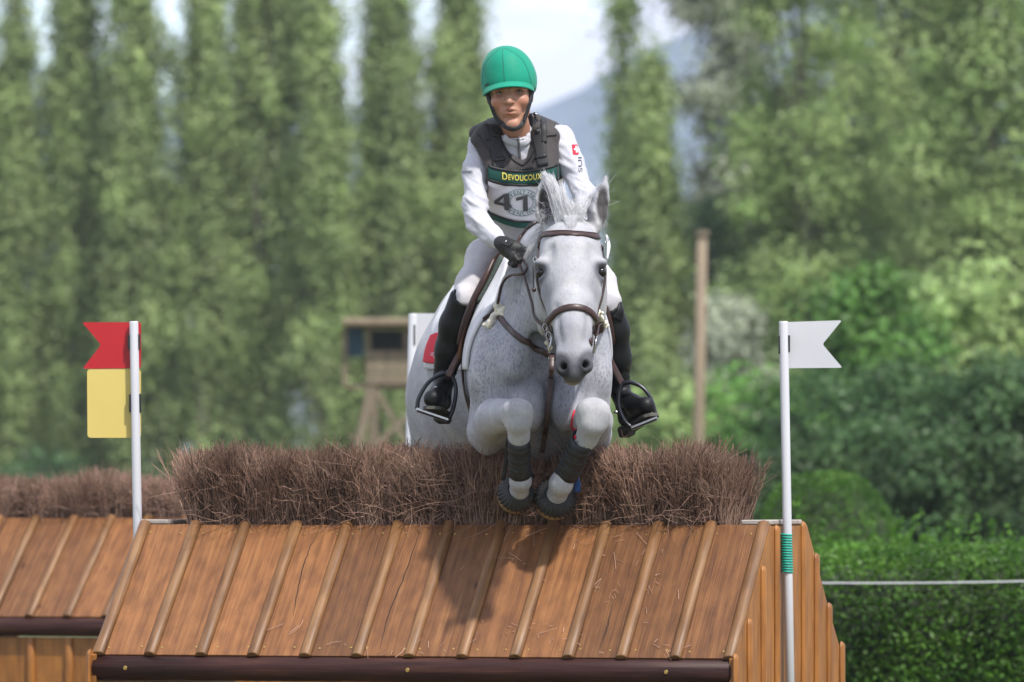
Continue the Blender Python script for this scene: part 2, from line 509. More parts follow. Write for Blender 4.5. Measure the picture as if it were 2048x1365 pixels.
M_crack = mat('dark_crack', (0.018, 0.009, 0.006), 0.95)

SL_RUN, TOP_D = 0.50, 0.54

def half_round(name, r, L, flat=0.0, round_top=False, seg=10):
    """half-log: along local y, flat face at z=0; rounded far end for the gable battens"""
    ys = [0.0, 0.004, L * .25, L * .5, L * .75] + ([L - r, L - r * .5, L - r * .2, L] if round_top else [L - 0.004, L])
    ws = [0.86, 1.0, .99, 1.0, 1.01] + ([1.0, 0.87, 0.6, 0.15] if round_top else [1.0, 0.86])
    V, F = [], []
    for y, w in zip(ys, ws):
        for i in range(seg + 1):
            a = math.pi * i / seg
            V.append((-r * w * math.cos(a), y, r * (0.86 if not round_top else 0.7) * w * math.sin(a)))
    n = seg + 1
    for j in range(len(ys) - 1):
        for i in range(seg):
            F.append((j * n + i, (j + 1) * n + i, (j + 1) * n + i + 1, j * n + i + 1))
        F.append((j * n + seg, (j + 1) * n + seg, (j + 1) * n, j * n))
    F.append(tuple(range(n))); F.append(tuple(reversed(range((len(ys) - 1) * n, len(ys) * n))))
    me = bpy.data.meshes.new(name); me.from_pydata(V, [], F)
    me.polygons.foreach_set('use_smooth', [len(f) == 4 for f in F])
    bm = bmesh.new(); bm.from_mesh(me); bmesh.ops.recalc_face_normals(bm, faces=bm.faces); bm.to_mesh(me); bm.free()
    return me

def place(o, root, M):
    o.parent = root
    o.matrix_parent_inverse = Matrix.Translation(-Vector(root.location))
    o.matrix_basis = M
    return o

def twig_batch(starts, dirs, lens, r0, bend, rg, S=5, tip=0.35, kink=0.02):
    """starts (N,3), dirs (N,3) unit, lens (N,), bend (N,3) -> (N,S,3), (N,S)"""
    N = len(starts)
    t = np.linspace(0, 1, S)[None, :, None]
    p = starts[:, None] + dirs[:, None] * lens[:, None, None] * t + bend[:, None] * (t ** 2) * lens[:, None, None]
    p[:, 1:] += rg.normal(0, kink, (N, S - 1, 3)) * lens[:, None, None]
    r = r0[:, None] * (1 - (1 - tip) * np.linspace(0, 1, S)[None])
    return p, r

def make_brush(name, root, e, n, top_left, length, height, depth, nstalk, seed, hvar=None, loose=True, end_flare=0.12, twigs=4):
    rg = np.random.default_rng(seed)
    e3, n3, up = np.array([e.x, e.y, 0]), np.array([n.x, n.y, 0]), np.array([0, 0, 1.0])
    o = np.array(top_left)
    u = rg.uniform(0.0, 1.0, nstalk)
    w = depth * rg.beta(0.85, 1.25, nstalk)                  # 0 = front edge
    # bundles: stalks gather into sheaves with their own lean
    nb = int(length / 0.045)
    bl = rg.normal(0, 0.15, (nb, 2)); bt = rg.uniform(0.62, 1.35, nb); bh = rg.normal(0, 0.016, nb)
    bi = np.clip((u * nb + rg.normal(0, 0.45, nstalk)).astype(int), 0, nb - 1)
    edge = np.clip(1 - u * length / 0.16, 0, 1) * -1 + np.clip(1 - (1 - u) * length / 0.14, 0, 1)
    lean_e = bl[bi, 0] + edge * rg.uniform(0.1, 0.7, nstalk) * end_flare / 0.12 + rg.normal(0, 0.10, nstalk)
    front = np.clip(1 - w / (depth * 0.35), 0, 1)
    lean_n = bl[bi, 1] * 0.7 + front * rg.uniform(-0.05, 0.32, nstalk) + rg.normal(0, 0.06, nstalk)
    start = o + e3 * (u * length)[:, None] - n3 * (w + 0.012)[:, None] + up * rg.uniform(-0.04, 0.01, nstalk)[:, None]
    H = height + (hvar(u) if hvar else 0) + bh[bi] + rg.normal(0, 0.008, nstalk)
    H = np.where(rg.random(nstalk) < 0.012, H + rg.uniform(0, 0.04, nstalk), H)
    H = np.where(rg.random(nstalk) < 0.22, H * rg.uniform(0.45, 0.95, nstalk), H)
    d = up + e3 * lean_e[:, None] + n3 * lean_n[:, None]
    dn = d / np.linalg.norm(d, axis=1, keepdims=True)
    L = H / dn[:, 2]
    bend = e3 * rg.normal(0, 0.10, nstalk)[:, None] + n3 * rg.normal(0.0, 0.07, nstalk)[:, None]
    p, r = twig_batch(start, dn, L, rg.uniform(0.0011, 0.0030, nstalk), bend, rg, S=5, tip=.6)
    tint = (bt[bi] * rg.uniform(0.62, 1.22, nstalk))
    P_, R_, T_ = [p], [r], [tint]
    for k in range(twigs):
        ti = rg.uniform(0.25, 0.85, nstalk)
        i0 = np.clip((ti * 4).astype(int), 0, 3); fr = ti * 4 - i0
        s0 = p[np.arange(nstalk), i0] * (1 - fr)[:, None] + p[np.arange(nstalk), i0 + 1] * fr[:, None]
        dd = dn + e3 * rg.normal(0, 0.27, nstalk)[:, None] + n3 * rg.normal(0.10, 0.24, nstalk)[:, None] + up * rg.normal(-0.1, 0.25, nstalk)[:, None]
        dd /= np.linalg.norm(dd, axis=1, keepdims=True)
        LL = rg.uniform(0.05, 0.13, nstalk)
        topz = start[:, 2] + H + 0.010 * rg.random(nstalk)
        lim = np.where(dd[:, 2] > 0.05, (topz - s0[:, 2]) / np.maximum(dd[:, 2], 0.05), 1)
        LL = np.minimum(LL, np.maximum(lim, 0.012))
        pp, rr = twig_batch(s0, dd, LL, rg.uniform(0.0007, 0.0015, nstalk), rg.normal(0, 0.2, (nstalk, 3)), rg, S=4, kink=0.03)
        v, f = None, None
        P_.append(pp); R_.append(rr); T_.append(tint * rg.uniform(0.85, 1.35, nstalk))
    if loose:                                                  # bent strays on the face
        m = int(nstalk * 0.05)
        s0 = o + e3 * (rg.uniform(0, 1, m) * length)[:, None] + n3 * rg.uniform(0.0, 0.035, m)[:, None] + up * rg.uniform(0.0, height * 0.85, m)[:, None]
        dd = rg.normal(0, 1, (m, 3)) * np.array([1, 0.35, 0.8]); dd /= np.linalg.norm(dd, axis=1, keepdims=True)
        pp, rr = twig_batch(s0, dd, rg.uniform(0.04, 0.17, m), rg.uniform(0.0007, 0.0018, m), rg.normal(0, 0.35, (m, 3)), rg, S=5, kink=0.04)
        P_.append(pp); R_.append(rr); T_.append(rg.uniform(0.8, 1.5, m))
    V, Q, Cc, off = [], [], [], 0
    for pp, rr, tt in zip(P_, R_, T_):
        v, f = tubes(pp, rr, 3, cap=False)
        V.append(v); Q.append(f[0] + off); off += len(v)
        Cc.append(np.repeat(tt, pp.shape[1] * 3))
    c = np.concatenate(Cc)
    grey = np.clip(rg.normal(0, 0.05, len(c)), -0.1, 0.1)
    me = mesh_np(name, np.vstack(V), np.vstack(Q), True, np.stack([c, c * (1 + grey * .3), c], 1))
    b = link(name, me, M_twig, root)
    tag(b, kind='stuff')
    return b

def make_fence(root_name, label, TL, TR, drop, wall_h, nbat, seed, gable='right', cracks=(), detail=True):
    TL, TR = Vector(TL), Vector(TR)
    zt = (TL.z + TR.z) / 2; TL.z = TR.z = zt
    e = (TR - TL).normalized(); n = Vector((e.y, -e.x, 0))     # n points to the take-off side (camera)
    if n.y > 0: n = -n
    L = (TR - TL).length
    mid = (TL + TR) / 2 - n * TOP_D / 2
    root = empty(root_name, (mid.x, mid.y, 0))
    tag(root, label, 'jump')
    rd = random.Random(seed)
    dn = (n * SL_RUN - Vector((0, 0, drop))); S = dn.length
    yv = -dn.normalized(); xv = e; zv = xv.cross(yv).normalized()
    if zv.z < 0: zv = -zv
    M3 = Matrix((xv, yv, zv)).transposed().to_4x4()
    sp = L / (nbat - 1)
    pm = box_mesh('plank', -sp / 2 + .0012, sp / 2 - .0012, 0, S, -0.024, 0, 0.0022, 2)
    bmh = half_round('batten', 0.0235, S + 0.012)
    planks = []
    for side in (0, 1):                                        # 0 front slope, 1 landing slope
        for i in range(nbat - 1):
            if side == 0:
                b0 = TL + e * sp * (i + .5) + dn
                M = Matrix.Translation(b0 + zv * rd.uniform(-.0015, .0015)) @ M3 @ Matrix.Rotation(rd.uniform(-.002, .002), 4, 'Z')
            else:
                d2 = (-n * SL_RUN - Vector((0, 0, drop)))
                x2 = -e; y2 = -d2.normalized(); z2 = x2.cross(y2)
                M = Matrix.Translation(TL - n * TOP_D + e * sp * (i + .5) + d2) @ Matrix((x2, y2, z2)).transposed().to_4x4()
            o = place(link('plank', pm, M_plank), root, M)
            if side == 0: planks.append(o)
        for i in range(nbat):
            if side == 0:
                b0 = TL + e * sp * i + dn + zv * 0.0005 - yv * 0.006
                M = Matrix.Translation(b0) @ M3 @ Matrix.Rotation(rd.uniform(-.004, .004), 4, 'Z')
                place(link('batten', bmh, M_batten), root, M)
    for (pi, pts) in cracks:
        c = planks[pi]
        pp = smooth_path([(x, y * S, 0) for x, y in pts], 30)
        pp[:, 0] += np.random.default_rng(pi).normal(0, .0012, 30)
        w = 0.0035 * np.sin(np.linspace(0.1, math.pi - .1, 30)) + .0008
        G = np.stack([pp - np.array([1, 0, 0]) * w[:, None] / 2, pp + np.array([1, 0, 0]) * w[:, None] / 2], 1); G[:, :, 2] = 0.0006
        k = link('crack', grid_mesh('crack', G), M_crack); k.parent = c
    # top deck under the brush, weathered end caps
    deck = box_mesh('deck', -L / 2 + .02, L / 2 - .02, -TOP_D + .01, -.005, -.04, -.006)
    Mh = Matrix.Translation(((TL + TR) / 2)) @ Matrix((e, -n * -1, Vector((0, 0, 1)))).transposed().to_4x4()
    Mh = Matrix.Translation((TL + TR) / 2) @ Matrix((e, -n, Vector((0, 0, 1)))).transposed().to_4x4()
    dk = box_mesh('deck', -L / 2 + .02, L / 2 - .02, .004, TOP_D - .004, -.04, -.008)
    place(link('deck', dk, M_weathered), root, Mh)
    cp = box_mesh('end_cap', -.055, .055, 0.0, TOP_D, 0.0, .018, .004)
    for s in (-1, 1):
        place(link('end_cap', cp, M_weathered), root, Mh @ Matrix.Translation((s * (L / 2 - .035), .004, .0)) @ Matrix.Rotation(0.03 * s, 4, 'Z'))
    # dark half-log rail at the foot of the slope
    rl = half_round('rail', 0.046, L + .03)
    foot = TL + dn
    Mr = Matrix.Translation(foot - e * 0.02 + Vector((0, 0, -.050)) - n * .012) @ Matrix((Vector((0, 0, 1)), e, n)).transposed().to_4x4()
    rail = place(link('rail', rl, M_railY), root, Mr)
    # boarded wall below the rail
    zb = zt - drop - .10
    wb = box_mesh('wall_board', -sp / 2 + .001, sp / 2 - .001, -zb, 0, -.02, 0, .002)
    wbt = half_round('wall_batten', .022, zb)
    for i in range(nbat - 1):
        c = foot + e * sp * (i + .5); c.z = zb
        place(link('wall_board', wb, M_gable), root, Matrix.Translation(c - n * .02) @ Matrix((e, Vector((0, 0, 1)), n)).transposed().to_4x4())
    for i in range(nbat):
        c = foot + e * sp * i; c.z = 0
        place(link('wall_batten', wbt, M_gable), root, Matrix.Translation(c - n * .0195) @ Matrix((e, Vector((0, 0, 1)), n)).transposed().to_4x4())
    # gable: upright boards cut to the roof line with round-topped half-log battens over the joints
    total = SL_RUN * 2 + TOP_D
    def roof_h(w):                                             # w measured back from the front foot
        if w < SL_RUN: return zt - drop * (1 - w / SL_RUN)
        if w < SL_RUN + TOP_D: return zt
        return zt - drop * (w - SL_RUN - TOP_D) / SL_RUN
    for s in (-1, 1):
        base = (TR if s > 0 else TL) + n * SL_RUN + e * s * 0.024
        base.z = 0
        nb = 8
        bw = (total + .04) / nb
        ux = -n * 1.0
        Mg = Matrix((ux, Vector((0, 0, 1)), ux.cross(Vector((0, 0, 1))))).transposed().to_4x4()
        flipz = 1 if (Mg.to_3x3() @ Vector((0, 0, 1))).dot(e * s) > 0 else -1
        for i in range(nb):
            w0, w1 = -.02 + i * bw + .0015, -.02 + (i + 1) * bw - .0015
            br = [w0] + [b for b in (SL_RUN, SL_RUN + TOP_D) if w0 < b < w1] + [w1]
            V = []; m = len(br)
            for z in (0, flipz * -.02):
                for w in br: V.append((w, 0, z))
                for w in br: V.append((w, roof_h(min(max(w, 0), total)) - .004, z))
            F = []
            for j in range(m - 1):
                F += [(j, j + 1, m + j + 1, m + j), (2 * m + j, 3 * m + j, 3 * m + j + 1, 2 * m + j + 1),
                      (m + j, m + j + 1, 3 * m + j + 1, 3 * m + j)]
            F += [(0, m, 3 * m, 2 * m), (m - 1, 3 * m - 1, 4 * m - 1, 2 * m - 1)]
            me = bpy.data.meshes.new('gable_board'); me.from_pydata(V, [], F)
            bm = bmesh.new(); bm.from_mesh(me); bmesh.ops.recalc_face_normals(bm, faces=bm.faces); bm.to_mesh(me); bm.free()
            place(link('gable_board', me, M_gable), root, Matrix.Translation(base) @ Mg)
        for i in range(nb + 1):
            w = -.02 + i * bw
            h = roof_h(min(max(w, 0.02), total - .02)) - (0.028 if 0.06 < w < SL_RUN + .02 else 0.0) + (.012 if w > SL_RUN + TOP_D * .5 else 0)
            me = half_round('gable_batten', .023, h, round_top=True)
            Mb = Matrix.Translation(base + e * s * .0004) @ Mg @ Matrix.Translation((w, 0, 0))
            if flipz < 0: Mb = Mb @ Matrix.Rotation(math.pi, 4, 'Y')
            place(link('gable_batten', me, M_gable), root, Mb)
    # screws
    if detail:
        V, F = [], []
        for i in range(nbat - 1):
            for fx in (-.30, .30):
                for fy in (.055, .93):
                    c = TL + e * sp * (i + .5 + fx + rd.uniform(-.06, .06)) + dn + yv * S * (fy + rd.uniform(-.008, .008)) + zv * .0016
                    k0 = len(V); r = .0042
                    V.append(tuple(c + zv * .0007))
                    for a in range(10):
                        V.append(tuple(c + xv * r * math.cos(a * .6283) + yv * r * math.sin(a * .6283)))
                    F += [(k0, k0 + 1 + a, k0 + 1 + (a + 1) % 10) for a in range(10)]
        sm = bpy.data.meshes.new('screw'); sm.from_pydata(V, [], F)
        tag(link('screw', sm, M_screw, root), kind='stuff')
        for fu in (.047, .50, .905):                              # countersunk bolts of the rail
            c = foot + e * L * fu + Vector((0, 0, -.050)) + n * .0285
            bo = bpy.data.meshes.new('bolt'); bm = bmesh.new()
            bmesh.ops.create_cone(bm, cap_ends=True, segments=14, radius1=.0085, radius2=.006, depth=.004)
            bm.transform(Matrix.Translation(c) @ n.to_track_quat('Z', 'Y').to_matrix().to_4x4()); bm.to_mesh(bo); bm.free()
            link('bolt', bo, M_screw, root)
    return root, e, n, TL, TR, L, dn, zv, S

# rail grain runs along local y
M_railY = mat('dark_rail_stain', (0.016, 0.006, 0.006), 0.5, [(0.040, 0.015, 0.012), (0.085, 0.036, 0.024)], scale=2.0,
              stretch=(16, 1.2, 16), detail=8, bump=0.0022, bscale=3, bstretch=(30, 1.0, 30), ramp=(0.3, 0.8), spec=0.2)

FTL, FTR = P(290, 1050, .55), P(1529, 1049, -.15)
zf = P(835, 1313, .2 - .48).z
drop_f = (FTL.z + FTR.z) / 2 - zf
fence, fe, fn, TL, TR, FL, fdn, fzv, FS = make_fence(
    'brush_fence', 'brown timber roof-shaped jump topped with dry brush under the leaping horse', FTL, FTR, drop_f, 0, 13, 3,
    cracks=[(3, [(-.005, .97), (-.02, .75), (-.012, .5), (.004, .3)]), (5, [(-.01, .99), (-.016, .6), (-.03, .3), (-.02, .05)]),
            (9, [(.01, .4), (.012, .2), (.008, .06)])])
def hv(u):
    return 0.018 * np.exp(-((u - .47) / .06) ** 2) + .016 * np.exp(-((u - .06) / .05) ** 2) + .014 * np.exp(-((u - .95) / .04) ** 2) + .006 * np.sin(u * 23)
make_brush('brush', fence, fe, fn, TL + fe * .165, FL - .325, 0.262, TOP_D - .06, 14000, 11, hv, end_flare=.065)

# second jump of the same kind further back on the left
GTL, GTR = P(-150, 1036, 8.35), P(760, 1036, 7.45)
fence2, ge, gn, TL2, TR2, GL, gdn, gzv, GS = make_fence(
    'brush_fence', 'second roof-shaped timber jump with low brush, out of focus behind on the left', GTL, GTR, 0.475, 0, 13, 5, detail=False)
make_brush('brush', fence2, ge, gn, TL2 + ge * .06, GL - .12, 0.185, TOP_D - .06, 5200, 21, lambda u: 0.05 * np.exp(-((u - .36) / .03) ** 2) + .01 * np.sin(u * 31), loose=True, twigs=3)

# broken twigs lying on the front slope
rg = np.random.default_rng(5)
V, Q, C_, off = [], [], [], 0
up_s = (-fdn).normalized()
def on_slope(a, b, h): return np.array(TL + fe * FL * a + fdn * b + fzv * h)
spots = [(.60, .30, .05, 14), (.67, .80, .06, 30), (.74, .86, .05, 16), (.55, .9, .06, 16), (.58, .05, .14, 16), (.70, .06, .12, 26), (.84, .3, .16, 30), (.78, .5, .12, 26), (.9, .9, .10, 20), (.36, .93, .10, 14), (.5, .96, .16, 22)]
for (a, b, sp_, cnt) in spots:
    for _ in range(cnt):
        aa, bb = a + rg.normal(0, sp_ * .45), min(max(b + rg.normal(0, sp_ * .7), .01), .985)
        if not .02 < aa < .97 or rg.random() < .35: continue
        c = on_slope(aa, bb, .0035 + abs(rg.normal(0, .003)))
        th = rg.uniform(0, 2 * np.pi); ln = rg.uniform(.006, .03) if rg.random() < .7 else rg.uniform(.03, .10)
        d = np.array(fe) * math.cos(th) + np.array(up_s) * math.sin(th)
        q = np.array(fe) * -math.sin(th) + np.array(up_s) * math.cos(th)
        t = np.linspace(-.5, .5, 6)[:, None]
        pts = c + d * ln * t + q * ln * rg.normal(0, .18) * (t ** 2) + np.array(fzv) * rg.uniform(0, .005) * (t + .5)
        v, f = tubes(pts[None], np.full((1, 6), rg.uniform(.0005, .0011)), 4, cap=False)
        V.append(v); Q.append(f[0] + off); off += len(v); C_.append(np.full(len(v), rg.uniform(1.0, 2.3)))
c = np.concatenate(C_)
me = mesh_np('fallen_twig', np.vstack(V), np.vstack(Q), True, np.stack([c, c, c], 1))
tag(link('fallen_twig', me, M_twig), 'broken brush twigs scattered over the front slope', 'twig', kind='stuff')

# ------------------------------------------------------------------ flags
M_white = mat('white_plastic', (0.52, 0.52, 0.55), 0.38, (0.48, 0.48, 0.52), scale=5, spec=0.5)
M_red = mat('red_plastic', (0.38, 0.005, 0.010), 0.45, (0.43, 0.008, 0.014), scale=3)
M_yellow = mat('yellow_plastic', (0.54, 0.41, 0.10), 0.5, (0.58, 0.46, 0.14), scale=2)
M_black = mat('black_plastic', (0.0075, 0.0075, 0.0090), 0.5)
M_greentape = mat('green_tape', (0.0, 0.27, 0.20), 0.45, (0.0, 0.35, 0.26), scale=60)
def panel(name, pts, thick, Y, material, parent, rounding=4):
    """rounded flat panel from pixel outline at depth Y"""
    out = []
    n_ = len(pts)
    for i in range(n_):
        a, b, c = [np.array(pts[j % n_], float) for j in (i - 1, i, i + 1)]
        for t in np.linspace(0, 1, 5):
            u = b + (a - b) / np.linalg.norm(a - b) * rounding; w = b + (c - b) / np.linalg.norm(c - b) * rounding
            out.append((1 - t) ** 2 * u + 2 * t * (1 - t) * b + t * t * w)
    bm = bmesh.new()
    f0 = [bm.verts.new(P(x, y, Y)) for x, y in out]
    f1 = [bm.verts.new(v.co + Vector((0, thick, 0))) for v in f0]
    m = len(f0)
    bm.faces.new(f0); bm.faces.new(f1[::-1])
    for i in range(m): bm.faces.new((f0[i], f1[i], f1[(i + 1) % m], f0[(i + 1) % m]))
    bmesh.ops.recalc_face_normals(bm, faces=bm.faces)
    bmesh.ops.triangulate(bm, faces=[f for f in bm.faces if len(f.verts) > 4])
    me = bpy.data.meshes.new(name); bm.to_mesh(me); bm.free()
    return link(name, me, material, parent)
def flag_pole(label, x_top, y_top, x_ref, y_ref, Y, r):
    t = P(x_top, y_top, Y); q = P(x_ref, y_ref, Y)
    s = t.z / (t.z - q.z)
    base = t + (q - t) * s
    root = empty('flag_marker', base)
    tag(root, label, 'flag')
    v, f = tubes(np.array([[tuple(base), tuple(t + (base - t) * .5), tuple(t + (base - t) * .003), tuple(t)]]), np.array([[r, r, r, r * .9]]), 14)
    link('pole', mesh_np('pole', v, f), M_white, root)
    return root, t, base
def clip_at(px, py, h, Y, root, w=5):
    a, b = P(px - w / 2, py - h / 2, Y), P(px + w / 2, py + h / 2, Y)
    link('clip', box_mesh('clip', a.x, b.x, Y - .004, Y + .02, b.z, a.z, .001), M_black, root)
YL = .62
rf, _, _ = flag_pole('white pole with red swallowtail flag above a yellow panel', 267.5, 643, 275.5, 1075, YL, .0172)
panel('flag_panel', [(164, 645), (282, 645), (282, 737), (165, 738), (202, 690)], .004, YL + .021, M_red, rf, 5)
panel('number_panel', [(174, 739), (282, 739), (282, 876), (175, 876)], .004, YL + .021, M_yellow, rf, 7)
for (x, y, h) in ((257.5, 685, 30), (278, 684, 30), (260, 807, 36), (280, 807, 38)): clip_at(x, y, h, YL - .003, rf, 4)
YR = -.02
wf, _, wbase = flag_pole('white pole with white swallowtail flag strapped to the gable with green tape', 1567, 643, 1580, 1365, YR, .0168)
panel('flag_panel', [(1560, 645), (1684, 641), (1645, 689), (1685, 736), (1563, 737)], .004, YR + .021, M_white, wf, 5)
for (x, y, h) in ((1559, 690, 36), (1578, 688, 34)): clip_at(x, y, h, YR - .003, wf, 4)
# green tape: a tight coil round the pole
t = np.linspace(0, 1, 420)
ctr = np.array([tuple(P(1572.5 + 2.2 * a, 1066 + 79 * a, YR)) for a in t])
ang = t * 2 * np.pi * 15
coil = ctr + .0195 * np.stack([np.cos(ang), np.sin(ang), 0 * ang], 1)
v, f = tubes(coil[None], np.full((1, 420), .0036), 5)
link('tape', mesh_np('tape', v, f), M_greentape, wf)
YM = 7.1
mf, _, _ = flag_pole('white pole and white flag half hidden behind the horse\'s hindquarters', 826, 628, 817, 1000, YM, .0205)
panel('flag_panel', [(822, 627), (945, 628), (905, 680), (945, 728), (822, 704)], .004, YM + .024, M_white, mf, 5)
clip_at(829, 670, 40, YM - .02, mf, 3)
# ------------------------------------------------------------------ horse
def axis(*segs):
    out = []
    for a, b, s in segs:
        out.append(np.arange(a, b, s))
    return np.concatenate(out)
def pp(x, y, Y): return np.array(P(x, y, Y))
HF = Field(axis((-.52, .46, .0055)), axis((-.90, -.10, .0055), (-.10, .45, .008), (.45, 2.75, .018)),
           axis((.38, 1.12, .018), (1.12, 2.46, .0055)))
def hc(*pts, k=14, op='u', squash=None):
    """chain of (px, py, Y, r_px)"""
    HF.chain([(pp(x, y, Y), RAD(r, Y)) for x, y, Y, r in pts], k / 540, op, squash)
def he(x, y, Y, rx, ry, ryd, k=14, op='u', rot=None):
    """ellipsoid: rx, ry in px, ryd depth radius in metres; rot = (axis letter, degrees)"""
    M = None
    if rot:
        m = Matrix.Identity(3)
        for ax_, dg in rot: m = Matrix.Rotation(R(dg), 3, ax_) @ m
        M = np.array(m.transposed())
    HF.ell(pp(x, y, Y), (RAD(rx, Y), ryd, RAD(ry, Y)), M, k / 540, op)
XS = ((1, 0, 0), 1.0)
# trunk
he(1050, 745, .62, 122, 180, .58, k=60)
he(992, 735, 1.12, 138, 178, .50, k=60)
hc((1048, 585, .42, 62), (1015, 610, 1.0, 85), (975, 640, 1.6, 95), k=50)
# hindquarters
he(945, 785, 1.62, 127, 175, .40, k=50)
he(915, 735, 1.70, 66, 92, .30, k=40); he(988, 735, 1.70, 66, 92, .30, k=40)
hc((898, 800, 1.62, 82), (888, 930, 1.72, 62), (892, 1010, 1.95, 40), k=30)
hc((892, 1010, 1.95, 38), (897, 1110, 2.22, 28), (900, 1200, 2.18, 21), (902, 1300, 2.14, 19), k=14)
hc((902, 1300, 2.14, 25), (900, 1345, 2.22, 20), (900, 1385, 2.26, 30), (900, 1410, 2.27, 36), k=8)
hc((998, 800, 1.62, 82), (1000, 930, 1.76, 62), (1000, 1010, 2.0, 40), k=30)
hc((1000, 1010, 2.0, 38), (1000, 1110, 2.32, 28), (1000, 1200, 2.30, 21), (1002, 1300, 2.28, 19), k=14)
hc((1002, 1300, 2.28, 25), (1002, 1345, 2.37, 20), (1002, 1385, 2.41, 30), (1002, 1410, 2.42, 36), k=8)
# shoulders, breast
he(1003, 690, .28, 62, 120, .26, k=40, rot=(('Y', 12),))
he(1162, 690, .26, 56, 120, .26, k=40, rot=(('Y', -6),))
he(1030, 730, .12, 82, 100, .20, k=30)
he(1150, 735, .11, 70, 110, .20, k=30)
he(1042, 815, .14, 62, 78, .20, k=22); he(1142, 815, .14, 62, 82, .20, k=22)
he(1092, 860, .26, 70, 80, .25, k=30)
# neck
hc((1137, 470, -.27, 44), (1100, 505, .03, 52), (1058, 552, .36, 60), k=40)
hc((1138, 570, -.24, 44), (1112, 625, -.02, 78), (1092, 700, .10, 100), k=40)
hc((1138, 520, -.26, 50), (1105, 570, .02, 76), (1072, 620, .30, 88), k=40)
# pectorals, point of shoulder and the long muscle down the neck
he(1060, 808, -.055, 34, 58, .055, k=12); he(1130, 808, -.055, 32, 58, .055, k=12)
he(966, 752, .05, 30, 46, .07, k=16); he(1200, 752, .04, 24, 46, .07, k=16)
hc((1088, 560, -.10, 22), (1064, 640, -.085, 27), (1036, 735, -.075, 30), k=18)
# muscle lines down the neck and breast
hc((1062, 610, -.055, 7), (1074, 680, -.115, 7), (1090, 760, -.125, 8), k=22, op='s')
hc((1096, 770, -.12, 7), (1094, 850, -.10, 10), (1092, 900, -.06, 12), k=16, op='s')
# head
he(1141, 500, -.36, 62, 60, .12, k=24)
he(1141, 545, -.415, 65, 66, .105, k=22)
hc((1141, 520, -.455, 52), (1143, 575, -.505, 52), (1145, 625, -.575, 43), (1146, 668, -.635, 34), (1147, 715, -.672, 31), k=18, squash=((0, 1, .35), 1.25))
hc((1142, 560, -.34, 60), (1144, 620, -.44, 50), (1146, 690, -.56, 32), k=18)
he(1096, 580, -.36, 24, 66, .11, k=20, rot=(('X', 14),)); he(1188, 580, -.36, 24, 66, .11, k=20, rot=(('X', 14),))
he(1086, 620, -.29, 14, 52, .10, k=20); he(1196, 620, -.29, 14, 52, .10, k=20)
# facial crest + hollows
hc((1092, 590, -.50, 9), (1106, 640, -.56, 6), k=16); hc((1192, 588, -.50, 9), (1182, 640, -.56, 6), k=16)
hc((1094, 522, -.535, 7), (1098, 498, -.50, 7), k=16, op='s'); hc((1190, 522, -.535, 7), (1187, 498, -.50, 7), k=16, op='s')
hc((1110, 615, -.632, 4), (1119, 695, -.70, 5), k=14, op='s'); hc((1181, 615, -.632, 4), (1174, 695, -.70, 5), k=14, op='s')
# veins on the face, muscle lines on forearms and shoulder
hc((1104, 600, -.548, 2.2), (1112, 640, -.59, 2.2), (1122, 670, -.63, 1.8), k=5); hc((1184, 598, -.548, 2.2), (1176, 640, -.59, 2.2), (1168, 672, -.63, 1.8), k=5)
# eye sockets / brows
he(1083, 527, -.468, 14, 10, .035, k=12); he(1201, 526, -.468, 14, 10, .035, k=12)
he(1078, 547, -.505, 8, 11, .018, k=5, op='s', rot=(('Z', -45), ('Y', 18))); he(1207, 546, -.505, 8, 11, .018, k=5, op='s', rot=(('Z', 45), ('Y', -18)))
hc((1081, 561, -.480, 5), (1092, 556, -.50, 5), k=8); hc((1205, 560, -.480, 5), (1194, 556, -.50, 5), k=8)
# muzzle
hc((1130, 708, -.672, 16), (1127, 736, -.70, 16), k=12); hc((1168, 705, -.672, 16), (1171, 732, -.70, 16), k=12)
he(1147, 745, -.675, 24, 22, .045, k=12)
he(1146, 757, -.640, 19, 15, .05, k=8)
he(1148, 728, -.672, 15, 20, .04, k=10)
hc((1134, 713, -.742, 5), (1126, 720, -.738, 7), (1123, 734, -.732, 8.5), (1129, 748, -.73, 7), k=5, op='s')
hc((1164, 710, -.742, 5), (1172, 716, -.738, 7), (1175, 730, -.732, 8.5), (1169, 744, -.73, 7), k=5, op='s')
hc((1125, 732, -.73, 7.5), (1134, 737, -.66, 5), k=4, op='s'); hc((1173, 728, -.73, 7.5), (1164, 733, -.66, 5), k=4, op='s')
hc((1124, 762, -.70, 2.0), (1146, 766, -.715, 2.4), (1168, 761, -.70, 2.0), k=4, op='s')
# ears
hc((1097, 455, -.30, 14), (1091, 425, -.30, 20), (1088, 400, -.30, 18), (1086, 380, -.30, 11), (1086, 357, -.30, 2.5), k=8, squash=((0, 1, 0), .8))
hc((1092, 442, -.34, 9), (1090, 415, -.342, 16), (1088, 393, -.336, 12.5), (1086, 370, -.326, 5), k=3, op='s')
hc((1189, 457, -.30, 14), (1195, 425, -.30, 19), (1202, 398, -.30, 16), (1208, 377, -.30, 9), (1212, 351, -.30, 2.5), k=8, squash=((0, 1, 0), .8))
hc((1201, 440, -.34, 8), (1203, 413, -.342, 13), (1207, 390, -.334, 10), (1211, 366, -.324, 4), k=3, op='s')
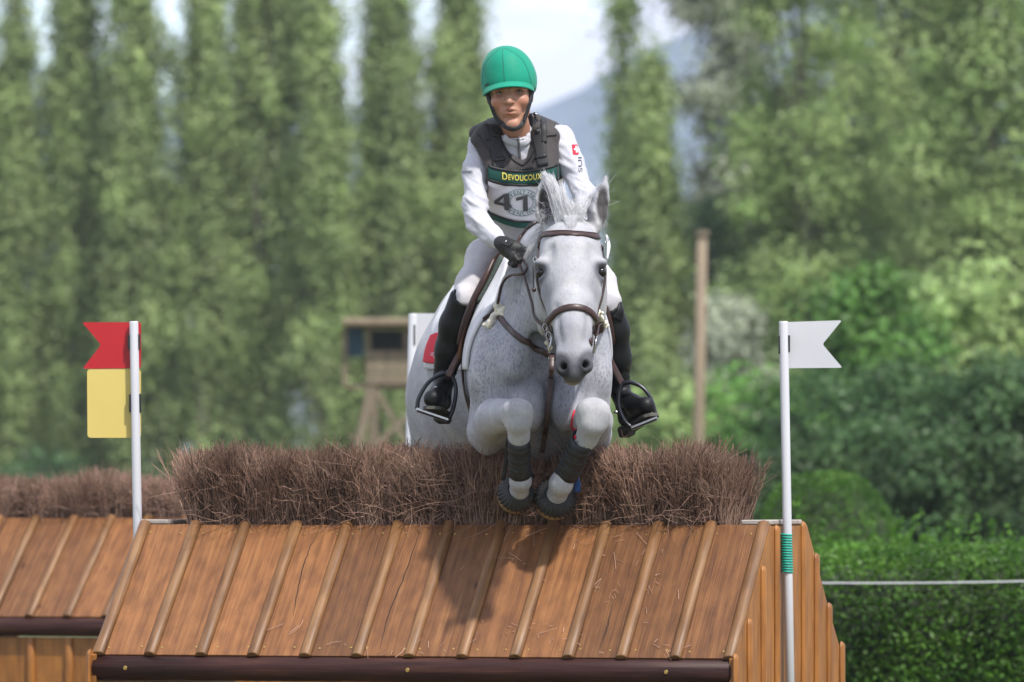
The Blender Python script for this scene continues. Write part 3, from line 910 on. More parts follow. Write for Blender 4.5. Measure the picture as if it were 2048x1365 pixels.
# forelegs: near fore in the picture's left, folded
hc((1000, 800, .10, 60), (978, 862, .12, 45), k=26)
hc((982, 858, .10, 44), (992, 836, -.10, 39), (1030, 828, -.30, 29), k=7)
hc((978, 870, .11, 38), (975, 893, .12, 19), k=10)
hc((948, 792, .0, 5), (985, 786, -.10, 7), (1018, 790, -.14, 5), k=9, op='s')
hc((1010, 872, -.16, 5), (1004, 890, -.04, 6), k=14, op='s')
he(1036, 830, -.325, 30, 33, .048, k=10)
he(1022, 818, -.342, 13, 15, .020, k=14); he(1050, 820, -.342, 12, 15, .020, k=14); he(1035, 850, -.345, 14, 12, .016, k=12)
hc((1037, 850, -.32, 25), (1038, 874, -.295, 20), (1040, 940, -.215, 16), k=10)
hc((1040, 940, -.215, 17), (1041, 962, -.195, 21), (1038, 982, -.150, 17.5), (1035, 990, -.12, 18), k=9)
hc((1034, 990, -.115, 22), (1031, 996, -.06, 27), k=4)
# off fore
hc((1160, 800, .10, 58), (1182, 865, .11, 42), k=26)
hc((1180, 868, .09, 42), (1186, 843, -.10, 39), (1186, 832, -.30, 33), k=7)
hc((1180, 880, .10, 36), (1172, 908, .11, 18), k=10)
hc((1140, 798, -.12, 6), (1180, 788, -.12, 7), (1218, 795, -.04, 5), k=9, op='s')
he(1186, 832, -.325, 35, 37, .050, k=10)
he(1169, 819, -.345, 14, 16, .020, k=14); he(1202, 821, -.343, 14, 16, .020, k=14); he(1181, 856, -.347, 15, 12, .016, k=12)
hc((1184, 850, -.325, 27), (1174, 876, -.295, 21), (1133, 944, -.215, 17), k=10)
hc((1133, 944, -.215, 18), (1122, 968, -.195, 23), (1114, 990, -.150, 19), (1111, 998, -.12, 19), k=9)
hc((1111, 998, -.115, 24), (1110, 1006, -.06, 29), k=4)
hc((1206, 852, -.25, 5), (1204, 872, -.18, 7), k=8, op='s')

hc((957, 815, -.03, 3), (985, 835, -.18, 3), (1012, 845, -.28, 3), k=14, op='s')
hc((1160, 830, -.30, 3), (1168, 860, -.30, 4), k=8, op='s'); hc((1206, 818, -.25, 4), (1212, 850, -.12, 5), k=10, op='s')
hv_, hq_ = HF.mesh(2)
HB = bvh_of(hv_, hq_)
# coat tint: dark skin on muzzle and round the eyes, dark ear linings, pale knees; breast and trunk partly painted shade
def near(c, r, pw=1.0):
    d = np.linalg.norm((hv_ - np.array(c)) / np.array(r), axis=1)
    return np.clip(1 - d, 0, 1) ** pw
tint = np.ones((len(hv_), 3))
def shade(m, colr):
    m = np.clip(m, 0, 1)[:, None]
    tint[:] = tint * (1 - m) + np.array(colr) * tint * m
w = lambda x, y, Y: pp(x, y, Y)
shade(np.clip(near(w(1148, 757, -.69), (.085, .10, .088)) * 2.2, 0, .9), (.20, .20, .225))
shade(np.clip(near(w(1122, 733, -.70), (.045, .11, .06)) * 2.6, 0, .93), (.12, .12, .14)); shade(np.clip(near(w(1176, 728, -.70), (.045, .11, .06)) * 2.6, 0, .9), (.22, .22, .25))
shade(np.clip(near(w(1145, 771, -.65), (.05, .06, .016)) * 2, 0, .8), (3.2, 2.8, 2.1))
for ex in (1078, 1207):
    shade(np.clip(near(w(ex, 545, -.48), (.058, .10, .052)) * 2.0, 0, .85), (.22, .22, .26))
shade(np.clip(near(w(1090, 600, -.52), (.055, .12, .16)) * 1.2, 0, .42), (.5, .5, .55)); shade(np.clip(near(w(1195, 600, -.52), (.055, .12, .16)) * 1.2, 0, .42), (.5, .5, .55))
shade(np.clip(near(w(1147, 700, -.66), (.13, .15, .17)) * 1.4, 0, .5), (.55, .55, .61))
shade(np.clip(near(w(1090, 412, -.315), (.034, .035, .08)) * 3, 0, .92), (.10, .085, .08)); shade(np.clip(near(w(1205, 410, -.315), (.027, .035, .08)) * 3, 0, .92), (.14, .12, .11))
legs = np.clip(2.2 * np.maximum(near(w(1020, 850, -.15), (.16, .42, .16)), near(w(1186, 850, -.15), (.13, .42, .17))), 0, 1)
shade(np.clip(near(w(1092, 790, -.02), (.22, .28, .30)) * 1.5, 0, .70) * (1 - legs), (.50, .505, .56))  # breast: dark skin plus painted shade below the head
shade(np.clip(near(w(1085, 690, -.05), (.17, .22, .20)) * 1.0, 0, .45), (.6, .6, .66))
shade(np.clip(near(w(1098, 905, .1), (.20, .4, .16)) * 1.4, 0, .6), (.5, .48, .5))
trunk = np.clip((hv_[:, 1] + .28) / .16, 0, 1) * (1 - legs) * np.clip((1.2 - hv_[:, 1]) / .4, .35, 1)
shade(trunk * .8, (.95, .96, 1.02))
trunk_mask = trunk
def coat_material():
    m = mat('grey_horse_coat', (0.30, 0.30, 0.325), 0.62, [(0.34, 0.34, 0.365), (0.43, 0.425, 0.435)], scale=11, detail=6, bump=0.0016, bscale=120,
            bstretch=(1, .6, .35), attr=True, sheen=0.08, spec=0.25, ramp=(.25, .7))
    n, l = m.node_tree.nodes, m.node_tree.links
    b = n['Principled BSDF']
    src = b.inputs['Base Color'].links[0].from_socket
    tcn = n.new('ShaderNodeTexCoord')
    # flea-bitten flecks and fine hair streaks
    mpn = n.new('ShaderNodeMapping'); mpn.inputs['Scale'].default_value = (1, .8, .38); mpn.inputs['Rotation'].default_value = (0, .5, 0)
    vo = n.new('ShaderNodeTexNoise'); vo.inputs['Scale'].default_value = 170; vo.inputs['Detail'].default_value = 3; vo.inputs['Roughness'].default_value = .6
    l.new(tcn.outputs['Object'], mpn.inputs[0]); l.new(mpn.outputs[0], vo.inputs['Vector'])
    big = n.new('ShaderNodeTexNoise'); big.inputs['Scale'].default_value = 6; big.inputs['Detail'].default_value = 3
    l.new(tcn.outputs['Object'], big.inputs['Vector'])
    ad = n.new('ShaderNodeMath'); ad.operation = 'MULTIPLY_ADD'; ad.inputs[1].default_value = .22
    l.new(big.outputs['Fac'], ad.inputs[0]); l.new(vo.outputs['Fac'], ad.inputs[2])
    r1 = n.new('ShaderNodeValToRGB'); r1.color_ramp.elements[0].position = .60; r1.color_ramp.elements[1].position = .80
    r1.color_ramp.elements[0].color = (1, 1, 1, 1); r1.color_ramp.elements[1].color = (.46, .455, .49, 1)
    l.new(ad.outputs[0], r1.inputs[0])
    mm = n.new('ShaderNodeMix'); mm.data_type = 'RGBA'; mm.blend_type = 'MULTIPLY'; vc = n.new('ShaderNodeVertexColor'); vc.layer_name = 'tint'; l.new(vc.outputs['Alpha'], mm.inputs[0])
    l.new(src, mm.inputs[6]); l.new(r1.outputs[0], mm.inputs[7]); l.new(mm.outputs[2], b.inputs['Base Color'])
    return m
M_coat = coat_material()
horse = empty('horse', tuple(P(1045, 930, .7)))
tag(horse, 'grey horse in full tack leaping over the brush with forelegs tucked', 'horse')
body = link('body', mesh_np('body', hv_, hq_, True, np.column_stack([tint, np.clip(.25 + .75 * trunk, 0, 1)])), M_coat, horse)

M_leather = mat('brown_leather', (0.0275, 0.0110, 0.0088), 0.42, (0.0468, 0.0198, 0.0149), scale=30, bump=0.0005, bscale=150, spec=0.5)
M_tan = mat('tan_leather', (0.0992, 0.0384, 0.0186), 0.40, (0.1302, 0.0527, 0.0260), scale=14, bump=0.0004, bscale=120)
M_steel = mat('steel', (0.55, 0.55, 0.57), 0.25, metal=1.0)
M_eye = mat('dark_eye', (0.008, 0.006, 0.005), 0.22, spec=0.4)
M_hair = mat('white_mane_hair', (0.58, 0.58, 0.59), 0.55, (0.44, 0.44, 0.47), scale=30, attr=True, spec=0.3)
M_sheep = mat('cream_sheepskin', (0.60, 0.55, 0.43), 0.95, (0.70, 0.67, 0.58), scale=60, bump=0.006, bscale=120, sheen=0.3)
M_hoof = mat('hoof_horn', (0.20, 0.135, 0.065), 0.5, (0.34, 0.24, 0.11), scale=20, stretch=(1, 1, 4), bump=0.001)
M_rubber = mat('black_rubber', (0.0080, 0.0080, 0.0090), 0.55, (0.0150, 0.0140, 0.0130), scale=30, bump=0.0008, bscale=80)
M_padwhite = mat('white_quilted_cotton', (0.62, 0.62, 0.66), 0.85, (0.56, 0.56, 0.61), scale=14, bump=0.003, bscale=25, sheen=0.2)
M_redcloth = mat('red_cloth', (0.56, 0.008, 0.03), 0.8, (0.62, 0.012, 0.04), scale=20)
M_bluecloth = mat('blue_cloth', (0.01, 0.06, 0.22), 0.8)
M_bootfabric = mat('navy_black_neoprene', (0.0070, 0.0085, 0.0130), 0.55, (0.0175, 0.0190, 0.0240), scale=25, bump=0.001, bscale=70, stretch=(1, 1, .4))
M_fleece = mat('dark_green_fleece', (0.035, 0.055, 0.045), 1.0, (0.08, 0.10, 0.09), scale=120, bump=0.004, bscale=200)

# eyes
for ex, ey, sgn in ((1079, 546, 1), (1206, 545, -1)):
    bm = bmesh.new(); bmesh.ops.create_uvsphere(bm, u_segments=20, v_segments=14, radius=RAD(11, -.47))
    bm.transform(Matrix.Translation(P(ex + 4 * sgn, ey, -.474))); me = bpy.data.meshes.new('eye'); bm.to_mesh(me); bm.free()
    me.polygons.foreach_set('use_smooth', [True] * len(me.polygons))
    link('eye', me, M_eye, horse)
# hooves under the overreach boots; the boots as ribbed frustums
def frustum(name, a, b, ra, rb, material, parent, ribs=0, lip=.004, wall=.006, n=96, depth=.07):
    a, b = np.array(a), np.array(b); t = (b - a) / np.linalg.norm(b - a)
    s = np.cross(t, [0.2, 0, 1]); s /= np.linalg.norm(s); q = np.cross(t, s)
    th = np.arange(n) / n * 2 * np.pi
    rib = (1 + depth * np.cos(th * ribs)) if ribs else np.ones(n)
    rings = []
    prof = [(0, ra - wall, 0), (0, ra + lip * .5, 0), (.10, ra + lip, 0), (.20, ra + (rb - ra) * .35, .4), (.55, ra + (rb - ra) * .75, 1), (.92, rb, 1), (1, rb * .985, .6), (1, rb - wall, 0), (.5, ra + (rb - ra) * .7 - wall, 0)]
    for h, r, rf_ in prof:
        rr = r * (1 + (rib - 1) * rf_)
        rings.append(a + t * np.linalg.norm(b - a) * h + (np.cos(th)[:, None] * s + np.sin(th)[:, None] * q) * rr[:, None])
    V = np.vstack(rings); m = len(prof); idx = np.arange(m * n).reshape(m, n); nx = np.roll(idx, -1, 1)
    nxt = np.roll(idx, -1, 0); nxn = np.roll(nx, -1, 0)
    Q = np.stack([idx, nx, nxn, nxt], -1).reshape(-1, 4)
    return link(name, mesh_np(name, V, Q), material, parent)
for (xa, ya, xb, yb, ra, rb) in ((1037, 981, 1032, 990, 22, 39), (1114, 989, 1111, 999, 24, 43)):
    ob = frustum('overreach_boot', P(xa, ya, -.150), P(xb, yb, -.115), RAD(ra, -.15), RAD(rb, -.1), M_rubber, horse, ribs=26)
    d = (P(xb, yb, -.115) - P(xa, ya, -.15)).normalized()
    a = P(xb, yb, -.115) - d * .006; b_ = a + Vector((0, .055, -.006))
    v, f = tubes(np.array([[tuple(a), tuple(a + (b_ - a) * .5), tuple(b_)]]), np.array([[RAD(rb - 10, -.1), RAD(rb - 6, -.1), RAD(rb - 4.5, -.1)]]), 28)
    # toe hangs a little below the boot
    v[:, 2] = np.where(v[:, 2] < np.array(a)[2], v[:, 2] - .005, v[:, 2]); v[:, 0] -= .005
    link('hoof', mesh_np('hoof', v, f), M_hoof, horse)
for hx, hY in ((900, 2.27), (1002, 2.42)):
    v, f = tubes(np.array([[tuple(P(hx, 1375, hY - .02)), tuple(P(hx, 1442, hY + .02))]]), np.array([[.058, .072]]), 24)
    link('hoof', mesh_np('hoof', v, f), M_hoof, horse)
# tendon boots: shells round the cannon bones, open notch at the top front
def tendon_boot(a, b, ra, rb, name='tendon_boot'):
    a, b = np.array(a), np.array(b); t = (b - a) / np.linalg.norm(b - a)
    s = np.cross(t, [0, 1, 0]); s /= np.linalg.norm(s); q = np.cross(t, s)
    n, m = 40, 9
    th = np.arange(n) / n * 2 * np.pi
    fr = np.clip(-(np.cos(th)[:, None] * s + np.sin(th)[:, None] * q)[:, 1], 0, 1)
    rows = []
    for w_ in (0, .006):
        rr = []
        for j in range(m):
            h = j / (m - 1)
            r = ra + (rb - ra) * h + .0015 * math.sin(h * 21) - w_
            lift = -.018 * (1 - fr ** .7) * (1 - h) * 1.2 + (fr * .006 * h)
            rr.append(a + t * (np.linalg.norm(b - a) * h + lift)[:, None] + (np.cos(th)[:, None] * s + np.sin(th)[:, None] * q) * r)
        rows += rr if w_ == 0 else rr[::-1]
    V = np.vstack(rows); M_ = len(rows); idx = np.arange(M_ * n).reshape(M_, n); nx = np.roll(idx, -1, 1)
    Q = np.stack([idx, nx, np.roll(nx, -1, 0), np.roll(idx, -1, 0)], -1).reshape(-1, 4)
    o = link(name, mesh_np(name, V, Q[:, ::-1]), M_bootfabric, horse)
    for h in (.2, .48, .76):                                    # fastening straps
        th2 = np.linspace(0, 2 * np.pi, 33); rad_ = (np.cos(th2)[:, None] * s + np.sin(th2)[:, None] * q)
        rp_ = a + t * (np.linalg.norm(b - a) * h + .004) + rad_ * (ra + (rb - ra) * h - .0005)
        link('strap', ribbon_mesh(rp_, rad_, .019, .0028), M_rubber, o)
    for off in (-.35, .35):                                     # stitched seams down the front
        pth = [a + t * np.linalg.norm(b - a) * h + (s * math.sin(off) * (-1) + np.array([0, -1, 0]) * math.cos(off)) * (ra + (rb - ra) * h + .0008) for h in np.linspace(.04, .97, 8)]
        tube_obj('seam', pth, .0016, M_rubber, o, 12, 5)
    return o
tb1 = tendon_boot(P(1038, 882, -.285), P(1040, 949, -.205), RAD(22, -.25), RAD(22.5, -.25))
tb2 = tendon_boot(P(1164, 884, -.285), P(1133, 950, -.205), RAD(25, -.25), RAD(24, -.25))
for (pts, wd) in (([(1016, 877, -.26), (1014, 910, -.20), (1006, 960, -.15)], 9), ([(1056, 935, -.2), (1062, 950, -.17), (1067, 952, -.15)], 9), ([(1152, 955, -.18), (1155, 970, -.16), (1154, 984, -.15)], 12)):
    q = smooth_path([P(*c_) for c_ in pts], 10)
    link('boot_lining', ribbon_mesh(q, np.tile([0, -1, .0], (10, 1)), wd / 540, .006), M_bluecloth if wd == 12 else M_bootfabric, horse)
# ---- straps laid on the horse
def lay(pts, n=40, off=.002, it=8):
    """pixel path: Y given -> point pulled to the coat; Y None -> where the line of sight meets the coat"""
    base = []
    for q in pts:
        if len(q) == 2: base.append(hit(HB, q[0], q[1], 0, off)[0])
        else: base.append(P(*q))
    path = smooth_path(base, n)
    c, nr = HF.conform(path, off, it)
    for _ in range(2):
        nr[1:-1] = (nr[:-2] + nr[1:-1] * 2 + nr[2:]) / 4
    nr /= np.linalg.norm(nr, axis=1, keepdims=True) + 1e-9
    return c, nr
def strap(name, pts, width, thick=.004, material=None, parent=None, n=40, off=.001, it=8):
    c, nr = lay(pts, n, off, it)
    return link(name, ribbon_mesh(c, nr, [x / 540 for x in width] if hasattr(width, '__len__') else width / 540, thick, name), material or M_leather, parent)
strap('red_binding', [(1150, 822), (1146, 840), (1147, 858), (1153, 876)], [4, 8, 9, 6], .004, M_redcloth, horse, 16)
bridle = None
bridle = strap('bridle', [(1072, 500, -.30), (1100, 462, -.25), (1141, 446, -.25), (1185, 462, -.25), (1207, 500, -.30)], 11, .005, parent=horse)   # headpiece over the poll
def roll(name, pts, r, parent, n=40, off=0.0, mt=None):
    c, nr = lay(pts, n, off)
    v, f = tubes(c[None], np.full((1, n), r), 10)
    return link(name, mesh_np(name, v, f), mt or M_leather, parent)
strap('browband', [(1074, 492, -.36), (1079, 478), (1090, 470), (1120, 468.5), (1150, 470), (1180, 472), (1192, 474), (1203, 483), (1208, 496, -.36)], 12, .008, parent=bridle, off=0.0)
roll('browband_piping', [(1080, 474.5), (1092, 465.5), (1120, 463.5), (1150, 465), (1180, 467), (1194, 470)], .0028, bridle, off=.004)
strap('noseband', [(1092, 668, -.45), (1096, 650), (1101, 638), (1112, 626), (1128, 618), (1145, 615), (1164, 617), (1180, 624), (1190, 636), (1193, 650), (1196, 668, -.45)], 13, .009, parent=bridle, off=0.0)
strap('cheekpiece', [(1074, 500, -.38), (1073, 540, -.43), (1077, 590, -.46), (1090, 640, -.50), (1098, 668, -.52)], 8, .004, parent=bridle, off=.002)
strap('cheekpiece', [(1208, 500, -.38), (1210, 545, -.43), (1204, 590, -.46), (1194, 640, -.50), (1190, 668, -.52)], 8, .004, parent=bridle, off=.002)
# buckles, keeper ends, hanging tab on the near cheek
for (x, y, Y, rr) in ((1070, 520, -.42, 6), (1213, 478, -.38, 7), (1090, 655, -.48, 7), (1097, 672, -.52, 8)):
    th = np.linspace(0, 2 * np.pi, 15)[:-1]; c = P(x, y, Y - .03)
    ring = [c + Vector((math.cos(a) * rr * .6 / 540, -.002, math.sin(a) * rr / 540)) for a in th]
    ring = np.array([tuple(r_) for r_ in ring + [ring[0]]])
    v, f = tubes(ring[None], np.full((1, len(ring)), .0016), 6, cap=False)
    link('buckle', mesh_np('buckle', v, f), M_steel, bridle)
tube_obj('hanging_cord', [P(1066, 530, -.45), P(1067, 560, -.46), P(1067.5, 578, -.46)], .0017, M_leather, bridle, 10, 6)
bm = bmesh.new(); bmesh.ops.create_uvsphere(bm, u_segments=12, v_segments=8, radius=.0085); bm.transform(Matrix.Translation(P(1068, 580, -.46)))
me = bpy.data.meshes.new('cord_knob'); bm.to_mesh(me); bm.free(); link('cord_knob', me, M_leather, bridle)
link('loose_tab', ribbon_mesh(smooth_path([P(1212, 470, -.40), P(1217, 490, -.41), P(1214, 520, -.42)], 12), np.tile([.5, -.8, 0], (12, 1)), [.008, .016, .006], .003), M_padwhite, bridle)
# bit ring at each corner of the mouth
for x, y in ((1101, 690), (1190, 690)):
    th = np.linspace(0, 2 * np.pi, 25); c = P(x, y, -.545)
    ring = np.array([tuple(c + Vector((.006 * math.sin(a), .03 * math.cos(a), .03 * math.sin(a)))) for a in th])
    v, f = tubes(ring[None], np.full((1, 25), .0035), 8, cap=False); link('bit_ring', mesh_np('bit_ring', v, f), M_steel, bridle)
strap('noseband_strap', [(1094, 650, -.48), (1100, 690, -.52), (1108, 712, -.56)], 7, .004, parent=bridle)
# reins: from the bit ring back along the neck to the hands
def rein(name, pts, r=.0055, n=40):
    q = smooth_path([P(*c_) for c_ in pts], n)
    q, _ = HF.conform(q, .008, 10, True)
    for _ in range(3): q[1:-1] = (q[:-2] + 2 * q[1:-1] + q[2:]) / 4
    v, f = tubes(q[None], np.full((1, n), r), 7)
    return link(name, mesh_np(name, v, f), M_leather, bridle)
rein('rein', [(1101, 690, -.545), (1088, 660, -.44), (1066, 612, -.30), (1052, 565, -.20), (1038, 528, -.10)])
rein('rein', [(1190, 690, -.545), (1195, 640, -.40), (1170, 570, -.20), (1120, 530, -.05)])
rein('rein_loop', [(1050, 520, -.10), (1056, 535, -.16), (1046, 548, -.17), (1018, 552, -.08), (1003, 572, -.02), (994, 612, .04), (978, 645, .10)])
rein('rein_end', [(1045, 505, -.06), (1043, 488, .02), (1055, 478, .05), (1085, 474, .02)])

# breastplate
bp = strap('breastplate', [(995, 628), (1015, 653), (1040, 676), (1065, 694), (1090, 706), (1103, 712)], 12, .006, parent=horse, n=50)
strap('breast_strap', [(1103, 712), (1130, 712, -.10), (1160, 705, -.08), (1180, 685), (1193, 665), (1203, 640)], 12, .006, parent=bp, n=50)
mp_pts = []
sx_ = [(1104, 712), (1103, 740), (1100, 775), (1097, 805), (1094, 835), (1090, 870), (1084, 905)]
for y_ in np.linspace(712, 905, 25):
    x_ = float(np.interp(y_, [c_[1] for c_ in sx_], [c_[0] for c_ in sx_]))
    mp_pts.append((x_, y_, min(hit(HB, x_ + d_, y_, .1)[0].y for d_ in (-9, -5, 0, 5, 9)) - .004))
ys_ = np.array([c_[2] for c_ in mp_pts]); ys_ = np.minimum(ys_, np.minimum(np.r_[ys_[1:], ys_[-1]], np.r_[ys_[0], ys_[:-1]]))
mp_pts = [P(c_[0], c_[1], float(y_)) for c_, y_ in zip(mp_pts, ys_)]
link('martingale_strap', ribbon_mesh(smooth_path(mp_pts, 60), np.tile([0, -1, -.05], (60, 1)), 10 / 540, .005), M_leather, bp)
strap('shoulder_strap', [(990, 622, .05), (1003, 590, .12), (1018, 560, .18), (1030, 538, .22)], 8, .004, parent=bp, n=30)
strap('girth_strap', [(985, 640, .08), (968, 660, .16), (955, 690, .24), (944, 740, .30)], 8, .004, parent=bp, n=30)
strap('shoulder_strap', [(1206, 628, .06), (1190, 580, .12), (1150, 540, .20)], 8, .004, parent=bp, n=30)
def ring_at(x, y, Y, r, parent, mt=M_steel, name='ring'):
    th = np.linspace(0, 2 * np.pi, 17); c = P(x, y, Y)
    ring = np.array([tuple(c + Vector((r * math.cos(a), -.003 * math.cos(a), r * math.sin(a)))) for a in th])
    v, f = tubes(ring[None], np.full((1, 17), .0024), 6, cap=False); link(name, mesh_np(name, v, f), mt, parent)
h_, n_ = hit(HB, 1103, 715, 0, .008); q = h_
ring_at(1103, 715, q.y + 0.0, .011, bp)
# buckle on the martingale
ring_at(1091, 860, mp_pts[19].y - .006, .008, bp)
# sheepskin pads under the breastplate rings: lumpy tufts
def fleece(pts, r, name='sheepskin_pad', seed=1):
    rg_ = np.random.default_rng(seed)
    pts = [np.array(P(*c_)) for c_ in pts]
    lo = np.min(pts, 0) - .05; hi = np.max(pts, 0) + .05
    F_ = Field(np.arange(lo[0], hi[0], .004), np.arange(lo[1], hi[1], .004), np.arange(lo[2], hi[2], .004))
    for c_ in pts: F_.ell(c_, np.full(3, r * .62), None, .006)
    for a_, b_ in zip(pts[:-1], pts[1:]): F_.cone(a_, b_, r * .5, r * .5, .006)
    for c_ in pts:
        for _ in range(9):
            F_.ell(c_ + rg_.normal(0, r * .45, 3), np.full(3, r * rg_.uniform(.4, .65)), None, .005)
    v, q = largest(*F_.mesh(1))
    return link(name, mesh_np(name, v, q), M_sheep, bp)
def on_coat(x, y, d=.01): h_, n_ = hit(HB, x, y, .1); return (x, y, h_.y - d)
fleece([on_coat(1000, 617), on_coat(1003, 625), on_coat(990, 632), on_coat(984, 643), on_coat(978, 649)], .019, seed=2)
fleece([on_coat(1197, 628), on_coat(1202, 638), on_coat(1207, 646), on_coat(1209, 655)], .014, seed=3)
fleece([on_coat(1096, 686), on_coat(1100, 695)], .010, seed=4)

# saddle pad, fleece half pad, saddle: sheets shaped over the trunk
def sheet(rows, nu=24, nv=24, off=.01, thick=.008, it=14, only_out=False):
    """rows: list of polylines (front edge ... rear edge), each top->bottom in pixels"""
    curves = [smooth_path([P(*c_) for c_ in r_], nv) for r_ in rows]
    G = np.array([smooth_path([c_[j] for c_ in curves], nu) for j in range(nv)])       # (nv,nu,3)
    p, nr = HF.conform(G.reshape(-1, 3), off, it, only_out)
    return p.reshape(nv, nu, 3)
def oriented(name, G, thick, material, parent, side):
    nu = np.cross(np.gradient(G, axis=0), np.gradient(G, axis=1)).mean((0, 1))
    return link(name, grid_mesh(name, G, thick, flip=(nu[0] * side) < 0), material, parent)
pad = oriented('saddle_pad', sheet([[(1058, 528, .20), (1030, 556, .14), (997, 612, .10), (975, 672, .12), (952, 738, .16)],
                                    [(1040, 545, .55), (960, 600, .55), (920, 680, .55), (905, 740, .55)],
                                    [(1020, 575, 1.0), (930, 610, .95), (885, 670, .95), (868, 738, .95)],
                                    [(1010, 590, 1.35), (918, 620, 1.28), (866, 676, 1.28), (846, 738, 1.30)]], 34, 30, .012), .010, M_padwhite, horse, -1)
padr = oriented('saddle_pad', sheet([[(1080, 530, .26), (1130, 560, .22), (1180, 600, .22), (1205, 660, .24), (1205, 720, .28)],
                                     [(1075, 545, .6), (1140, 590, .6), (1195, 660, .6), (1205, 730, .6)],
                                     [(1050, 590, 1.3), (1100, 620, 1.2), (1140, 676, 1.2), (1150, 736, 1.2)]], 30, 30, .012), .010, M_padwhite, horse, 1)
# red corner patch with its white lettering
pb = sheet([[(912, 668, .70), (900, 695, .70), (897, 726, .70)], [(898, 670, .82), (888, 697, .85), (884, 728, .86)],
            [(886, 678, .95), (876, 700, 1.0), (869, 725, 1.04)]], 16, 16, .020)
patch = oriented('corner_patch', pb, .003, M_redcloth, pad, -1)
saddle = oriented('saddle', sheet([[(1040, 515, .34), (1010, 518, .34), (985, 545, .31), (968, 585, .30), (955, 640, .31), (945, 700, .34), (938, 722, .36)],
                                   [(1030, 530, .6), (990, 540, .6), (945, 590, .55), (925, 660, .55), (918, 722, .55)],
                                   [(1025, 545, .85), (985, 560, .85), (940, 600, .8), (915, 660, .75), (905, 715, .72)]], 26, 30, .030), .012, M_tan, horse, -1)
oriented('flap', sheet([[(1080, 515, .34), (1120, 520, .34), (1165, 550, .31), (1196, 590, .30), (1211, 640, .31), (1211, 690, .34)],
                        [(1075, 530, .6), (1125, 545, .6), (1180, 590, .55), (1208, 650, .55), (1213, 700, .55)],
                        [(1070, 545, .85), (1120, 560, .85), (1170, 600, .8), (1200, 660, .75), (1205, 710, .72)]], 26, 30, .030), .012, M_leather, saddle, 1)
# front roll of the near flap: darker knee roll behind its edge
c_, nr_ = lay([(1003, 527, .30), (985, 555, .27), (969, 592, .265), (957, 640, .28), (948, 695, .32)], 40, .034)
v, f = tubes(c_[None], np.interp(np.linspace(0, 1, 40), [0, .3, .7, 1], [.008, .014, .012, .006])[None], 10)
link('knee_roll', mesh_np('knee_roll', v, f), M_leather, saddle)
# seat and cantle
SF = Field(np.arange(-.25, .30, .008), np.arange(.2, 1.25, .012), np.arange(1.90, 2.25, .008))
SF.chain([(pp(1062, 508, .38), .06), (pp(1058, 528, .60), .085), (pp(1050, 525, .85), .10), (pp(1043, 498, 1.0), .11)], .05, squash=((0, 0, 1), 1.7))
v, q = SF.mesh(2); link('seat', mesh_np('seat', v, q), M_tan, saddle)
tube_obj('pommel_edge', [P(1000, 527, .29), P(1012, 514, .28), P(1040, 502, .28), P(1070, 500, .28), P(1100, 512, .28), P(1120, 527, .29)], .009, M_tan, saddle, 24, 8)
FF = sheet([[(1040, 532, .27), (1012, 545, .26), (990, 580, .25), (975, 612, .25)], [(1040, 532, .33), (1005, 548, .31), (982, 585, .30), (968, 615, .29)]], 8, 20, .024)
oriented('half_pad', FF, .012, M_fleece, saddle, -1)
# girth and straps below the flap
strap('girth', [(928, 700, .52), (915, 780, .50), (940, 860, .45), (1010, 925, .40), (1092, 935, .38), (1170, 920, .40), (1206, 840, .45), (1208, 740, .5)], [15, 17, 22, 24, 24, 22, 17, 15], .008, parent=saddle, n=70, off=.004)
strap('girth_strap', [(935, 700, .40), (938, 760, .38), (947, 810, .36), (960, 840, .34)], 8, .005, parent=saddle, n=40, off=.010)
strap('girth_strap', [(925, 710, .46), (930, 770, .44), (940, 820, .42)], 9, .005, parent=saddle, n=40, off=.010)

# ---- mane, forelock, tail: strands
def strands(name, roots, tips, mids, r0, parent, seed, S=9, curl=.01, bright=(.8, 1.25)):
    rg_ = np.random.default_rng(seed)
    N = len(roots); t = np.linspace(0, 1, S)[None, :, None]
    p = (1 - t) ** 2 * roots[:, None] + 2 * t * (1 - t) * mids[:, None] + t * t * tips[:, None]
    ph = rg_.uniform(0, 6.28, (N, 1, 3)); fq = rg_.uniform(3, 8, (N, 1, 1))
    p = p + np.sin(fq * t + ph) * curl * t * rg_.uniform(.2, 1, (N, 1, 1))
    r = r0 * (1.05 - .85 * np.linspace(0, 1, S)[None]) * rg_.uniform(.6, 1.3, (N, 1))
    v, f = tubes(p, r, 3, cap=False)
    c_ = np.repeat(rg_.uniform(*bright, N), S * 3)
    return tag(link(name, mesh_np(name, v, f[0], True, np.stack([c_] * 3, 1)), M_hair, parent), kind='stuff')
rg = np.random.default_rng(31)
def jit(n, s): return rg.normal(0, s, (n, 3))
locks = [(1088, 346, 300), (1100, 352, 380), (1112, 374, 320), (1126, 394, 260), (1140, 404, 240), (1160, 392, 110), (1176, 396, 80), (1098, 388, 260), (1122, 366, 90)]
n = sum(l_[2] for l_ in locks)
li = np.repeat(np.arange(len(locks)), [l_[2] for l_ in locks])
lu = np.array([(l_[0] - 1090) / 82 for l_ in locks])[li]
roots = np.array([tuple(P(1122 + 36 * a + rg.normal(0, 4), 440 + rg.normal(0, 5), -.375)) for a in lu])
sprd = rg.beta(1, 3, n) * 14
tips = np.array([tuple(P(locks[i][0] + rg.normal(0, 3) + s_ * rg.normal(0, .8), locks[i][1] + s_ * abs(rg.normal(0, 1.2)) + rg.normal(0, 4), -.30 + .015 * rg.normal())) for i, s_ in zip(li, sprd)])
mids = (roots + tips) / 2 + np.array([0, -.035, .03]) + jit(n, .006)
fl = strands('forelock', roots, tips, mids, .0007, horse, 1, curl=.004, bright=(.95, 1.3))
